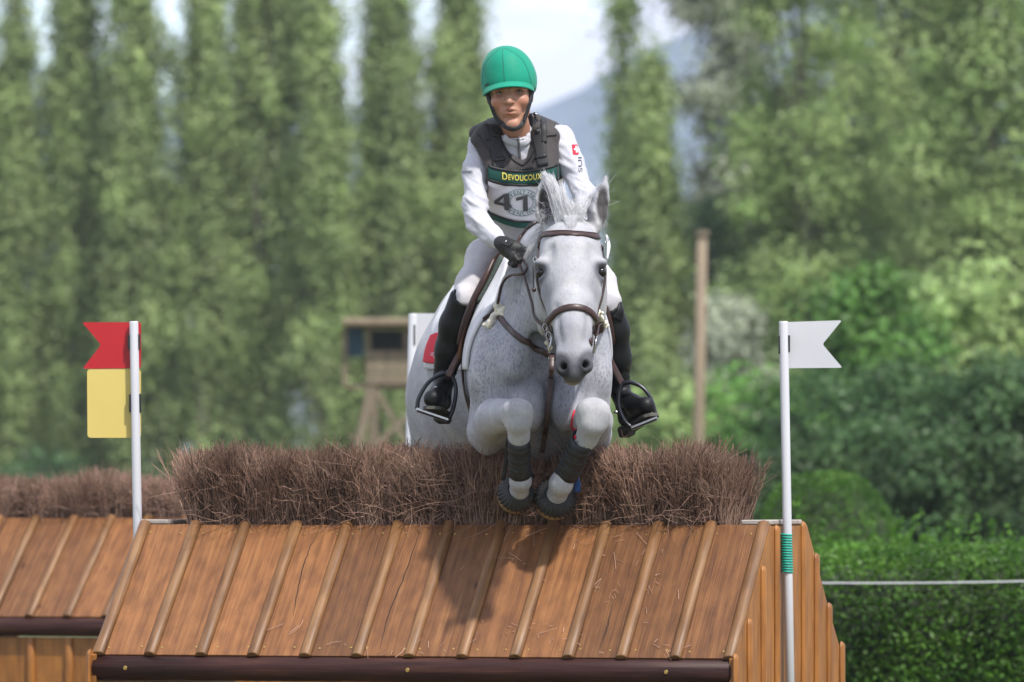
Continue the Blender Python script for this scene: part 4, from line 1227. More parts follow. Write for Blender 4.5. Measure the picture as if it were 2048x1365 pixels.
# hair falling back over the forehead to a point
n = 420
roots = np.array([tuple(P(1118 + 50 * a, 432, -.34)) for a in rg.random(n)]) + jit(n, .004)
tips = np.array([tuple(hit(HB, 1141 + rg.normal(0, 4), 452 + rg.normal(0, 5), -.4, .004)[0]) for _ in range(n)])
strands('forelock_point', roots, tips, (roots + tips) / 2 + np.array([0, -.018, .01]) + jit(n, .004), .0009, fl, 2, curl=.003, bright=(.95, 1.3))
# wisps blown out on both sides behind the ears
n = 150
roots = np.array([tuple(P(1108 + rg.normal(0, 6), 448 + rg.normal(0, 7), -.27)) for _ in range(n)])
tips = np.array([tuple(P(1040 + rg.gamma(2, 14), 478 + rg.normal(0, 16), -.22 + rg.normal(0, .05))) for _ in range(n)])
strands('mane_wisps', roots, tips, (roots + tips) / 2 + np.array([0, 0, .025]) + jit(n, .008), .0009, fl, 3, curl=.012)
n = 90
roots = np.array([tuple(P(1172 + rg.normal(0, 8), 425 + rg.normal(0, 8), -.28)) for _ in range(n)])
tips = np.array([tuple(P(1195 + rg.normal(0, 18), 378 + rg.normal(0, 16), -.22 + rg.normal(0, .04))) for _ in range(n)])
strands('mane_wisps', roots, tips, (roots + tips) / 2 + jit(n, .012), .0009, fl, 4, curl=.014)
n = 60
roots = np.array([tuple(P(1200 + rg.normal(0, 5), 440 + rg.normal(0, 8), -.30)) for _ in range(n)])
tips = np.array([tuple(P(1211 + rg.normal(0, 3), 452 + rg.normal(0, 9), -.29)) for _ in range(n)])
strands('ear_tuft', roots, tips, (roots + tips) / 2 + jit(n, .005), .0008, fl, 5, curl=.006)
n = 90
roots = np.array([tuple(P(1090 + rg.normal(0, 9), 432 + rg.normal(0, 9), -.335)) for _ in range(n)])
tips = roots + np.array([tuple(Vector((rg.normal(-.012, .012), -.012, rg.normal(.004, .02)))) for _ in range(n)])
strands('ear_tuft', roots, tips, (roots + tips) / 2, .0007, fl, 6, curl=.004)
# mane along the crest hanging down the picture's left of the neck
n = 900
u = rg.random(n)
u = u * .62; cx_ = np.interp(u, [0, .5, 1], [1112, 1082, 1050]); cy_ = np.interp(u, [0, .5, 1], [446, 478, 512]); cY = np.interp(u, [0, .5, 1], [-.22, .05, .34])
roots = np.array([tuple(P(a + rg.normal(0, 5), b + rg.normal(0, 4), c_)) for a, b, c_ in zip(cx_, cy_, cY)])
tips = np.array([tuple(P(a - 24 + rg.normal(0, 5), b + np.interp(uu, [0, 1], [100, 60]) + rg.normal(0, 14), c_ - .02)) for a, b, c_, uu in zip(cx_, cy_, cY, u)])
tp, _ = HF.conform(tips, .006, 8, True)
mids = (roots + tp) / 2 + np.array([-.025, -.02, .02]); mids, _ = HF.conform(mids, .012, 8, True)
mane = strands('mane', roots, tp, mids, .0014, horse, 7, curl=.006, bright=(.7, 1.1))
n = 260
roots = np.array([tuple(P(960 + rg.normal(0, 6), 640, 2.02)) for _ in range(n)])
tips = np.array([tuple(P(955 + rg.normal(0, 25), 1060 + rg.normal(0, 40), 2.45 + rg.normal(0, .08))) for _ in range(n)])
strands('tail', roots, tips, (roots + tips) / 2 + np.array([0, .28, .05]) + jit(n, .03), .0022, horse, 8, curl=.03, bright=(.6, 1.0))
# ------------------------------------------------------------------ rider
M_skin = mat('skin', (0.355, 0.175, 0.115), 0.5, (0.40, 0.205, 0.138), scale=25, attr=True, sss=0.15, bump=0.0004, bscale=220, spec=0.4)
M_shirt = mat('white_stretch_shirt', (0.46, 0.46, 0.50), 0.7, (0.42, 0.42, 0.47), scale=7, bump=0.005, bscale=9, stretch=(1, 1, 1.6), sheen=0.15)
M_breech = mat('white_breeches', (0.48, 0.465, 0.49), 0.75, (0.44, 0.43, 0.46), scale=9, bump=0.0025, bscale=12, sheen=0.15)
M_vest = mat('dark_taupe_nylon', (0.0231, 0.0187, 0.0198), 0.7, (0.0413, 0.0341, 0.0341), scale=18, bump=0.001, bscale=160, sheen=0.1)
M_web = mat('black_webbing', (0.0060, 0.0060, 0.0075), 0.6, (0.0110, 0.0110, 0.0130), scale=90, bump=0.0005, bscale=300)
M_boot = mat('black_leather_boot', (0.0030, 0.0032, 0.0040), 0.5, (0.0055, 0.0060, 0.0075), scale=12, bump=0.0012, bscale=30, spec=0.3)
M_glove = mat('black_glove', (0.0070, 0.0070, 0.0080), 0.62, (0.0140, 0.0135, 0.0140), scale=40, bump=0.001, bscale=120)
M_green = mat('green_lycra', (0.0, 0.215, 0.13), 0.62, (0.003, 0.25, 0.16), scale=5, bump=0.0035, bscale=12, sheen=0.08, spec=0.25)
M_dgreen = mat('dark_green_band', (0.004, 0.055, 0.045), 0.6, (0.006, 0.07, 0.057), scale=30)
M_bib = mat('white_bib_cloth', (0.78, 0.76, 0.81), 0.8, (0.70, 0.69, 0.74), scale=10, bump=0.002, bscale=16)
M_num = mat('grey_number_ink', (0.055, 0.055, 0.06), 0.6, (0.08, 0.08, 0.085), scale=40)
M_logo = mat('green_logo_ink', (0.10, 0.20, 0.19), 0.6)
M_gold = mat('yellow_embroidery', (0.75, 0.62, 0.10), 0.6)
M_ink = mat('navy_print', (0.02, 0.03, 0.06), 0.6)
M_lip = mat('lip', (0.36, 0.13, 0.10), 0.45)
M_eyew = mat('eye_white', (0.55, 0.52, 0.50), 0.2)
M_iris = mat('eye_iris', (0.05, 0.06, 0.06), 0.12)
M_dhair = mat('dark_hair', (0.022, 0.014, 0.010), 0.6)
M_sole = mat('grey_rubber_sole', (0.055, 0.053, 0.048), 0.85, (0.10, 0.095, 0.082), scale=30, bump=0.002, bscale=60)

person = empty('person', tuple(P(1052, 520, .7)))
tag(person, 'rider in green helmet cover and white shirt with black body protector and numbered bib', 'person')

def fld(lo, hi, s): return Field(*[np.arange(a, b, s) for a, b in zip(lo, hi)])
def bounds(pts, m):
    q = np.array([tuple(P(*c_[:3])) for c_ in pts]); return q.min(0) - m, q.max(0) + m
def ch(F_, *pts, k=12, op='u', squash=None): F_.chain([(pp(x, y, Y), RAD(r, Y)) for x, y, Y, r in pts], k / 540, op, squash)
def el(F_, x, y, Y, rx, rz, ry, k=12, op='u', rot=None):
    M = None
    if rot:
        m = Matrix.Identity(3)
        for ax_, dg in rot: m = Matrix.Rotation(R(dg), 3, ax_) @ m
        M = np.array(m.transposed())
    F_.ell(pp(x, y, Y), (RAD(rx, Y), ry, RAD(rz, Y)), M, k / 540, op)

ARM_L = [(967, 290, .30, 31), (952, 345, .24, 25.5), (950, 410, .17, 23), (957, 447, .13, 22), (985, 474, .07, 19), (1004, 487, .0, 15)]
ARM_R = [(1117, 278, .30, 32), (1142, 330, .24, 26), (1171, 395, .16, 22), (1178, 420, .13, 23), (1150, 465, .08, 19), (1130, 500, .05, 15)]
LEG_L = [(1015, 478, .72, 44), (970, 514, .52, 34), (941, 570, .41, 27), (930, 598, .38, 24)]
LEG_R = [(1092, 478, .72, 52), (1150, 516, .56, 40), (1195, 565, .40, 33), (1212, 600, .36, 29)]
SHIN_L = [(927, 600, .36, 28), (911, 650, .40, 30), (900, 700, .44, 28), (889, 748, .47, 21)]
SHIN_R = [(1214, 606, .36, 28), (1227, 660, .40, 29), (1233, 715, .44, 27), (1238, 772, .47, 20)]
FOOT_L = [(886, 768, .47, 19), (876, 790, .40, 18), (866, 798, .31, 17)]
FOOT_R = [(1242, 790, .47, 19), (1266, 808, .40, 18), (1292, 812, .33, 16)]

# ---- the body itself (head, neck, trunk, limbs): one skin
def nonuni(a, b, s1, c, d, s2):                                # fine span [c,d], coarse elsewhere
    return axis((a, c, s1), (c, d, s2), (d, b, s1))
fx0, fx1 = P(955, 0, .1).x, P(1085, 0, .1).x
fz0, fz1 = P(0, 275, .1).z, P(0, 90, .1).z
BF = Field(nonuni(-.42, .52, .009, fx0, fx1, .0032), nonuni(-.05, .95, .011, -.0, .2, .0032), nonuni(1.35, 2.92, .010, fz0, fz1, .0032))
S_ = .86
def thin(L_): return [(x, y + (6 if i == 0 else 0), Y + .015, r * (S_ - (.12 if i == 0 else 0))) for i, (x, y, Y, r) in enumerate(L_)]
for L_ in (ARM_L, ARM_R, LEG_L, LEG_R, SHIN_L, SHIN_R, FOOT_L, FOOT_R): ch(BF, *thin(L_), k=14)
el(BF, 1037, 340, .34, 72, 80, .105, k=20); el(BF, 1045, 440, .45, 64, 60, .10, k=25); el(BF, 1052, 492, .74, 76, 48, .13, k=25)
ch(BF, (1037, 350, .36, 66), (1048, 450, .48, 60), k=20)
# neck + head
ch(BF, (1028, 235, .19, 27), (1037, 285, .26, 31), k=10)
el(BF, 1019, 158, .190, 48, 56, .098, k=12)
el(BF, 1020, 196, .150, 39, 42, .070, k=12)
ch(BF, (1021, 203, .135, 32), (1025, 238, .118, 18), k=12)
ch(BF, (1003, 226, .15, 14), (1024, 246, .108, 12), k=10); ch(BF, (1046, 224, .15, 14), (1027, 246, .108, 12), k=10)
el(BF, 1025, 250, .092, 12, 9, .016, k=8)
el(BF, 995, 205, .100, 13, 12, .022, k=10); el(BF, 1044, 202, .100, 13, 12, .022, k=10)     # cheekbones
ch(BF, (988, 180, .096, 7), (1010, 178, .078, 6), k=8); ch(BF, (1049, 177, .096, 7), (1027, 176, .078, 6), k=8)   # brows
el(BF, 999, 188, .078, 9, 6, .014, k=6, op='s'); el(BF, 1038, 185, .078, 9, 6, .014, k=6, op='s')   # sockets
ch(BF, (1018, 180, .080, 4.5), (1018, 195, .067, 5), (1018, 204, .057, 6), k=6)              # nose
el(BF, 1011, 205, .072, 4.3, 4, .010, k=4); el(BF, 1025, 204.5, .072, 4.3, 4, .010, k=4)
el(BF, 1012, 209.5, .060, 2.6, 1.8, .008, k=2, op='s'); el(BF, 1024, 209, .060, 2.6, 1.8, .008, k=2, op='s')
el(BF, 1020, 224, .087, 19, 13, .015, k=10)                                                # mouth mound
ch(BF, (1007, 222, .080, 1.6), (1016, 219.6, .072, 2.1), (1020, 220, .072, 2.0), (1024, 219.4, .072, 2.1), (1034, 221, .080, 1.6), k=4)
ch(BF, (1009, 225.5, .080, 1.8), (1021, 227.4, .072, 2.6), (1032, 224.8, .080, 1.8), k=4)
ch(BF, (1008, 223.4, .074, 1.0), (1020, 223.7, .066, 1.6), (1033, 222.6, .074, 1.0), k=2, op='s')
el(BF, 1021, 236, .080, 13, 3, .008, k=7, op='s')
el(BF, 1062, 195, .19, 5, 12, .025, k=4); el(BF, 978, 198, .19, 5, 12, .025, k=4)           # ears
bv, bq = BF.mesh(1)
bt = np.ones((len(bv), 3))
def bsh(c_, r_, colr, g=2.0, mx_=1.0):
    d = np.linalg.norm((bv - np.array(P(*c_))) / np.array(r_), axis=1)
    m = np.clip((1 - d) * g, 0, mx_)[:, None]; bt[:] = bt * (1 - m) + bt * np.array(colr) * m
bsh((1020.5, 219.5, .06), (.025, .02, .0085), (.62, .38, .36), 2.5, .9); bsh((1020.5, 228, .06), (.022, .02, .0095), (.70, .45, .43), 2.5, .9)
bsh((1020.5, 223.8, .06), (.020, .018, .0042), (.25, .16, .15), 3, .95)
for ex, ey in ((998, 186.5), (1038, 183.5)):
    bsh((ex, ey, .085), (.024, .03, .013), (.62, .55, .55), 1.6, .75)  # sockets darkened in the skin colour, painted shade under the peak
    bsh((ex, ey - 8.5, .08), (.024, .03, .006), (.38, .30, .26), 2.2, .85)                   # eyebrows
bsh((995, 210, .09), (.03, .04, .03), (1.08, .90, .86), 1, .5); bsh((1045, 208, .09), (.03, .04, .03), (1.08, .90, .86), 1, .5)
pbody = link('body', mesh_np('body', bv, bq, True, bt), M_skin, person)
def ball(name, c_, r, material, parent, sc=(1, 1, 1)):
    bm = bmesh.new(); bmesh.ops.create_uvsphere(bm, u_segments=16, v_segments=10, radius=r)
    bm.transform(Matrix.Translation(c_) @ Matrix.Diagonal((*sc, 1))); me = bpy.data.meshes.new(name); bm.to_mesh(me); bm.free()
    me.polygons.foreach_set('use_smooth', [True] * len(me.polygons)); return link(name, me, material, parent)
for ex, ey in ((999, 187), (1038, 184)):
    h_, n_ = hit(bvh_of(bv, bq), ex, ey, .08)
    e_ = ball('eye', h_ + Vector((0, .004, 0)), .0085, M_eyew, person, (1, 1, .55))
    ball('iris', h_ + Vector((0, -.0015, 0)), .0042, M_iris, e_, (1, .8, .9))
    for dz in (.0048,):
        tube_obj('upper_lid', [h_ + Vector((-.012, .0, .000)), h_ + Vector((0, -.0045, dz)), h_ + Vector((.012, .0, .000))], .0022, M_dhair, e_, 10, 5)
# ---- shirt
SH = fld(*bounds([(910, 250, 0), (1215, 530, .85)], np.array([.02, .02, .02])), .0065)
el(SH, 1037, 340, .34, 84, 92, .130, k=20); ch(SH, (1037, 350, .36, 76), (1050, 445, .45, 72), (1054, 490, .66, 74), k=24)
ch(SH, *ARM_L, k=14); ch(SH, *ARM_R, k=14)
ch(SH, (1030, 268, .235, 35), (1036, 290, .27, 46), k=14)
SH.cone(pp(1024, 225, .17), pp(1033, 276, .245), RAD(33, .2), RAD(28, .2), .004, 's')
from mathutils import noise as mnoise
def vnormals(v, q):
    fn_ = np.cross(v[q[:, 2]] - v[q[:, 0]], v[q[:, 3]] - v[q[:, 1]])
    n_ = np.zeros_like(v)
    for k_ in range(4):
        for d_ in range(3): n_[:, d_] += np.bincount(q[:, k_], fn_[:, d_], len(v))
    return n_ / (np.linalg.norm(n_, axis=1, keepdims=True) + 1e-12)
def wrinkle(v, q, amp, sx, sy, sz, weight=None, seed=0.0, sharp=2.0):
    n_ = vnormals(v, q)
    h = np.array([(1 - abs(mnoise.noise((a * sx + seed, b * sy, c_ * sz)))) ** sharp for a, b, c_ in v])
    h += .5 * np.array([(1 - abs(mnoise.noise((a * sx * 2.1 + seed + 9, b * sy * 2.1, c_ * sz * 2.1)))) ** sharp for a, b, c_ in v])
    h = (h - h.mean()) * amp
    if weight is not None: h = h * weight
    return v + n_ * h[:, None]
sv, sq = SH.mesh(1)
elb = np.exp(-(np.linalg.norm(sv - pp(955, 430, .13), axis=1) / .11) ** 2) + np.exp(-(np.linalg.norm(sv - pp(975, 330, .25), axis=1) / .10) ** 2) + np.exp(-(np.linalg.norm(sv - pp(1125, 320, .22), axis=1) / .10) ** 2) + np.exp(-(np.linalg.norm(sv - pp(1175, 400, .13), axis=1) / .11) ** 2)
rotx = sv @ np.array([[.80, 0, .6], [0, 1, 0], [-.6, 0, .80]])
disp = wrinkle(np.column_stack([rotx]), sq, .010, 7, 7, 26, np.clip(.22 + elb, 0, 1), 3.3) - rotx
sv = sv + disp @ np.linalg.inv(np.array([[.80, 0, .6], [0, 1, 0], [-.6, 0, .80]]))
SB = bvh_of(sv, sq)
shirt = link('shirt', mesh_np('shirt', sv, sq), M_shirt, person)
# ---- breeches
BR = fld(*bounds([(895, 450, .2), (1250, 650, 1.0)], np.array([.02, .02, .02])), .0075)
ch(BR, *LEG_L, k=22); ch(BR, *LEG_R, k=22); ch(BR, (928, 598, .36, 27), (920, 630, .39, 27), k=8); ch(BR, (1212, 600, .36, 28), (1222, 640, .39, 27), k=8)
el(BR, 1052, 490, .76, 84, 52, .16, k=24); el(BR, 1018, 478, .92, 50, 46, .12, k=24); el(BR, 1082, 478, .92, 50, 46, .12, k=24)
v, q = largest(*BR.mesh(1)); v = wrinkle(v, q, .004, 8, 8, 22, None, 7.7); breeches = link('breeches', mesh_np('breeches', v, q), M_breech, person)
# ---- boots
def boot(shin, foot, heel, toe_dir, top_cut, side):
    B_ = fld(*bounds([(820, 560, .1), (940, 900, .75)] if side < 0 else [(1195, 570, .1), (1345, 910, .75)], np.array([.02, .02, .02])), .0055)
    ch(B_, *[(x, y, Y, r + 1.5) for x, y, Y, r in shin], k=12)
    ch(B_, *foot, k=10, squash=None)
    ch(B_, (*shin[-1][:3], 18), (*heel, 15), k=8)
    ch(B_, (*heel, 14), foot[-1], k=8)
    B_.halfspace(P(*top_cut[0]), top_cut[1], .004)
    v, q = B_.mesh(1)
    ank = np.exp(-((v[:, 2] - P(0, 745, .45).z) / .05) ** 2)
    v = wrinkle(v, q, .005, 8, 8, 40, .03 + ank, side * 5.0)
    return link('boot', mesh_np('boot', v, q), M_boot, person)
bL = boot(SHIN_L, FOOT_L, (887, 806, .50), None, ((922, 588, .36), (.35, -.55, .75)), -1)
bR = boot(SHIN_R, FOOT_R, (1252, 838, .50), None, ((1222, 606, .36), (-.35, -.55, .75)), 1)
# outer peak of the boot tops with a small badge
for (pts, wd, o_) in (([(919, 622, .33), (910, 600, .33), (911, 580, .34)], [.05, .035, .006], bL), ([(1233, 640, .33), (1240, 622, .33), (1237, 603, .34)], [.045, .03, .006], bR)):
    qn = smooth_path([P(*c_) for c_ in pts], 12)
    link('boot_peak', ribbon_mesh(qn, np.tile([-.5 if o_ is bL else .5, -.8, 0], (12, 1)), wd, .006), M_boot, o_)
ball('badge', P(905, 595, .335), .007, M_steel, bL, (.5, .5, 1.2)); ball('badge', P(1244, 621, .335), .007, M_steel, bR, (.5, .5, 1.2))
for (x, y, Y, o_) in ((872, 776, .37, bL), (1272, 800, .36, bR), (1232, 825, .42, bR)): ball('spur_stud', P(x, y, Y), .008, M_steel, o_, (1.2, .6, .8))
# soles and heels
def sole(pts, w, th, o_):
    qn = smooth_path([P(*c_) for c_ in pts], 16)
    t = np.gradient(qn, axis=0); t /= np.linalg.norm(t, axis=1, keepdims=True)
    return qn
def slab(name, a, b, w0, w1, th, upv, material, parent):
    a, b = np.array(a), np.array(b); t = (b - a) / np.linalg.norm(b - a); u_ = np.array(upv, float); u_ -= t * (u_ @ t); u_ /= np.linalg.norm(u_); s = np.cross(t, u_)
    n_ = 18; ss = np.linspace(0, 1, n_)
    half = np.interp(ss, [0, .1, .3, .6, .85, .95, 1], np.array([.45, .85, .8, .9, 1, .8, .4]) * (w0 + w1) / 2)
    V = []
    for k_ in (0, 1):
        c_ = a + (b - a) * ss[:, None] - u_ * th * k_
        V += [c_ - s * half[:, None], c_ + s * half[:, None]]
    V = np.vstack(V); i = np.arange(n_)
    A, B_, C_, D_ = i, i + n_, i + 2 * n_, i + 3 * n_
    def st(p_, q_): return np.stack([p_[:-1], q_[:-1], q_[1:], p_[1:]], 1)
    Q = np.vstack([st(A, B_), st(D_, C_), st(B_, D_), st(C_, A), [[A[0], C_[0], D_[0], B_[0]], [A[-1], B_[-1], D_[-1], C_[-1]]]])
    me = mesh_np(name, V, Q, False)
    bm = bmesh.new(); bm.from_mesh(me); bmesh.ops.recalc_face_normals(bm, faces=bm.faces); bm.to_mesh(me); bm.free()
    return link(name, me, material, parent)
slab('sole', P(888, 826, .52), P(862, 812, .285), .035, .042, .012, (0.1, .45, 1), M_sole, bL)
slab('sole', P(1250, 862, .52), P(1306, 826, .305), .033, .042, .012, (-.3, .45, 1), M_sole, bR)
link('heel', beam_mesh('heel', P(887, 826, .51), P(884, 846, .50), .06, .05, .008), M_sole, bL)
link('heel', beam_mesh('heel', P(1250, 852, .51), P(1256, 873, .50), .058, .05, .008), M_sole, bR)

# ---- stirrups hang from the saddle
def stirrup(top, pts, tread, tr_w, leather_pts):
    loop = smooth_path([P(*c_) for c_ in pts], 44)
    v, f = tubes(loop[None], np.interp(np.linspace(0, 1, 44), [0, .35, .5, .65, 1], [.0085, .0075, .0105, .0075, .0085])[None], 8)
    v = v.copy()
    st_ = link('stirrup', mesh_np('stirrup', v, f), M_stir, saddle)
    a, b = P(*tread[0]), P(*tread[1])
    link('tread', beam_mesh('tread', a, b, .050, .010, .003), M_stir, st_)
    for dy in (-.026, .026):
        d_ = Vector((0, dy, .006))
        link('tread_rim', beam_mesh('tread_rim', a + d_, b + d_, .004, .009, .001), M_steel, st_)
    qn = smooth_path([P(*c_) for c_ in leather_pts], 24)
    link('stirrup_leather', ribbon_mesh(qn, np.tile([-.25 if top < 1024 else .25, -.9, .1], (24, 1)), 13 / 540, .005), M_leather, saddle)
    return st_
M_stir = mat('black_alloy', (0.022, 0.024, 0.03), 0.28, metal=0.4, spec=0.6)
stirrup(893, [(834, 818, .36), (838, 795, .36), (856, 766, .37), (880, 749, .38), (893, 745, .385), (905, 755, .385), (912, 780, .38), (907, 815, .375), (898, 838, .37)], ((833, 821, .365), (897, 843, .375)), 0,
        [(930, 690, .36), (912, 722, .37), (896, 754, .375)])
stirrup(1240, [(1313, 836, .34), (1302, 798, .35), (1284, 775, .36), (1262, 765, .37), (1246, 768, .375), (1238, 785, .375), (1238, 815, .37), (1250, 843, .36), (1264, 856, .355)], ((1262, 859, .36), (1314, 838, .345)), 0,
        [(1212, 703, .36), (1226, 733, .37), (1246, 772, .375)])
strapb = link('stirrup_leather', ribbon_mesh(smooth_path([P(938, 650, .34), P(925, 700, .36), P(905, 735, .37), P(895, 756, .38)], 20), np.tile([-.3, -.9, .1], (20, 1)), 9 / 540, .004), M_leather, saddle)

# ---- body protector
VF = fld(*bounds([(930, 195, .05), (1135, 500, .75)], np.array([.02, .02, .02])), .006)
el(VF, 1040, 345, .335, 88, 84, .150, k=16); ch(VF, (1040, 360, .35, 80), (1048, 445, .40, 76), k=20)
for xo, yo, xi, yi, xm, xf in ((961, 268, 990, 252, 976, 990), (1099, 260, 1066, 244, 1086, 1088)):
    for Y_, r_ in ((.235, 21), (.30, 24), (.38, 23), (.46, 24)):
        dy_ = 14 if Y_ in (.235, .46) else 0
        VF.cone(pp(xo, yo + dy_, Y_), pp(xi, yi + dy_, Y_), RAD(r_, .3), RAD(r_ - 2, .3), .012, squash=((0, 0, 1), 1.25))
    VF.cone(pp(xm, 275, .225), pp(xf, 340, .195), RAD(30, .3), RAD(34, .3), .02, squash=((0, 1, 0), 1.5))
    VF.cone(pp(xm, 285, .47), pp(xf, 360, .52), RAD(32, .3), RAD(38, .3), .02, squash=((0, 1, 0), 1.5))
ch(VF, (1035, 300, .46, 60), (1040, 380, .55, 60), k=30)
# neck opening, V at the front, arm openings, lower hem
VF.cone(pp(1028, 195, .20), pp(1040, 288, .28), RAD(36, .2), RAD(40, .25), .01, 's')
VF.cone(pp(1036, 275, .15), pp(1046, 322, .16), RAD(30, .2), RAD(5, .2), .008, 's')
VF.cone(pp(1036, 275, .24), pp(1044, 312, .22), RAD(34, .2), RAD(16, .2), .008, 's')
VF.cone(pp(942, 305, .26), pp(952, 345, .2), RAD(24, .2), RAD(26, .2), .012, 's'); VF.cone(pp(1136, 300, .26), pp(1143, 340, .2), RAD(24, .2), RAD(26, .2), .012, 's')
VB = bvh_of(*VF.mesh(1))
VF.halfspace(P(1040, 452, .42), (0.05, -.35, -1), .006)
vv, vq = VF.mesh(1)
vest = link('body_protector', mesh_np('body_protector', vv, vq), M_vest, person)
def on(bvh, pts, n=20, off=.002, Yf=.2):
    path, nr = [], []
    base = smooth_path([(x, y, 0) for x, y in pts], n)
    for x, y, _ in base:
        h_, n_ = hit(bvh, x, y, Yf, off); path.append(tuple(h_)); nr.append(tuple(n_))
    path, nr = np.array(path), np.array(nr)
    for _ in range(2):
        path[1:-1] = (path[:-2] + 2 * path[1:-1] + path[2:]) / 4; nr[1:-1] = (nr[:-2] + 2 * nr[1:-1] + nr[2:]) / 4
    return path, nr
def vstrap(name, pts, w_, material, parent, bvh=None, th=.004, n=20, off=.001):
    p_, n_ = on(bvh or VB, pts, n, off)
    return link(name, ribbon_mesh(p_, n_, [x / 540 for x in w_] if hasattr(w_, '__len__') else w_ / 540, th, name), material, parent)
vstrap('shoulder_webbing', [(984, 238), (988, 262), (993, 300), (997, 338)], 22, M_web, vest)
vstrap('shoulder_webbing', [(1064, 228), (1070, 255), (1080, 295), (1086, 332)], 22, M_web, vest)
vstrap('strap_tail', [(970, 250), (977, 280)], 12, M_web, vest, th=.006); vstrap('strap_tail', [(1087, 240), (1088, 285)], 12, M_web, vest, th=.006)
vstrap('shoulder_seam', [(955, 268), (975, 296), (985, 315)], 3, M_web, vest); vstrap('shoulder_seam', [(1092, 272), (1112, 270)], 3, M_web, vest)
for (x0, x1, y) in ((986, 1008, 271), (988, 1008, 321), (1058, 1079, 266), (1070, 1092, 315)):
    vstrap('slider_buckle', [(x0, y + 1), (x1, y - 3)], 8, M_black, vest, th=.010, n=6)
vstrap('front_zip', [(1028, 342), (1050, 338), (1070, 336)], 5, M_web, vest)
vstrap('neck_binding', [(1005, 290), (1015, 308), (1030, 322), (1046, 331)], 4, M_web, vest, th=.003); vstrap('neck_binding', [(1046, 331), (1060, 318), (1068, 300)], 4, M_web, vest, th=.003)
ring_at(1069, 230, hit(VB, 1069, 230, .2, .008)[0].y, .008, vest)
# shirt collar and half zip
vstrap('collar', [(1003, 262), (1012, 278), (1028, 286), (1038, 288)], 13, M_shirt, shirt, SB, th=.005, off=.002); vstrap('collar', [(1038, 288), (1052, 284), (1060, 270)], 13, M_shirt, shirt, SB, th=.005, off=.002)
vstrap('half_zip', [(1036, 272), (1037, 290), (1040, 320)], 5, M_num, shirt, SB, th=.006, off=.003)

# ---- bib over the body protector
def bib_strip(name, top, bot, material, parent, nu=40, nv=8, off=.006, x0=977, x1=1124):
    G = np.zeros((nv, nu, 3))
    tx = np.linspace(x0, x1, nu)
    yt = np.interp(tx, [a for a, _ in top], [b for _, b in top]); yb = np.interp(tx, [a for a, _ in bot], [b for _, b in bot])
    for j in range(nv):
        for i in range(nu):
            y = yt[i] + (yb[i] - yt[i]) * j / (nv - 1)
            G[j, i] = tuple(hit(VB, tx[i], y, .36, off)[0])
    for _ in range(3):
        G[:, 1:-1] = (G[:, :-2] + 2 * G[:, 1:-1] + G[:, 2:]) / 4
    nu_ = np.cross(np.gradient(G, axis=0), np.gradient(G, axis=1)).mean((0, 1))
    return link(name, grid_mesh(name, G, .0035, flip=nu_[1] > 0), material, parent)
T0 = [(977, 333), (984, 337), (1015, 343), (1047, 345), (1080, 341), (1100, 336), (1124, 328)]
T1 = [(977, 357), (983, 360), (1012, 367), (1043, 370), (1080, 366), (1100, 361), (1124, 352)]
T2 = [(977, 420), (984, 426), (1010, 437), (1034, 443), (1071, 444), (1100, 440), (1124, 430)]
T3 = [(977, 431), (985, 437), (1010, 448), (1034, 455), (1071, 457), (1100, 452), (1124, 442)]
bib = bib_strip('bib', T1, T2, M_bib, person, nv=14)
bib_strip('top_band', T0, T1, M_dgreen, bib, off=.0075); bib_strip('bottom_band', T2, T3, M_dgreen, bib, off=.0075)
def off_y(T_, d): return [(a, b + d) for a, b in T_]
bib_strip('piping', off_y(T0, -3), off_y(T0, 1.5), M_web, bib, nv=3, off=.010); bib_strip('piping', off_y(T1, -1.5), off_y(T1, 3), M_web, bib, nv=3, off=.010)
bib_strip('piping', off_y(T2, -2), off_y(T2, 1), M_web, bib, nv=3, off=.010)

# ---- lettering: text meshes laid on the cloth they are printed on
def text_mesh(s, bold=0.0, spacing=1.0):
    cu = bpy.data.curves.new('lettering', 'FONT'); cu.body = s; cu.align_x = 'CENTER'; cu.align_y = 'CENTER'
    cu.offset = bold; cu.resolution_u = 4; cu.space_character = spacing
    o = bpy.data.objects.new('lettering', cu); col.objects.link(o)
    dg = bpy.context.evaluated_depsgraph_get(); dg.update()
    me = bpy.data.meshes.new_from_object(o.evaluated_get(dg))
    bpy.data.objects.remove(o); bpy.data.curves.remove(cu)
    bm = bmesh.new(); bm.from_mesh(me)
    bmesh.ops.triangulate(bm, faces=bm.faces)
    bmesh.ops.subdivide_edges(bm, edges=[e for e in bm.edges if e.calc_length() > .18], cuts=2, use_grid_fill=False)
    bmesh.ops.triangulate(bm, faces=bm.faces)
    V = np.array([v.co[:] for v in bm.verts]); F_ = np.array([[v.index for v in f.verts] for f in bm.faces]); bm.free()
    V[:, 0] -= (V[:, 0].min() + V[:, 0].max()) / 2; V[:, 1] -= (V[:, 1].min() + V[:, 1].max()) / 2
    return V, F_
def print_on(name, V, F_, fn, bvh, material, parent, off=.003, Yf=.25):
    """fn maps text (x,y) -> pixel; the ink sits on the first surface met there"""
    W = []
    for x, y, _ in V:
        a, b = fn(x, y); h_, n_ = hit(bvh, a, b, Yf, off); W.append(tuple(h_))
    W = np.array(W)
    me = mesh_np(name, W, F_, False)
    # face the camera
    nn = np.cross(W[F_[:, 1]] - W[F_[:, 0]], W[F_[:, 2]] - W[F_[:, 0]]).sum(0)
    if nn[1] > 0: me.flip_normals()
    return link(name, me, material, parent)
def fit(V, w_px, h_px): return w_px / (V[:, 0].max() - V[:, 0].min()), h_px / (V[:, 1].max() - V[:, 1].min())
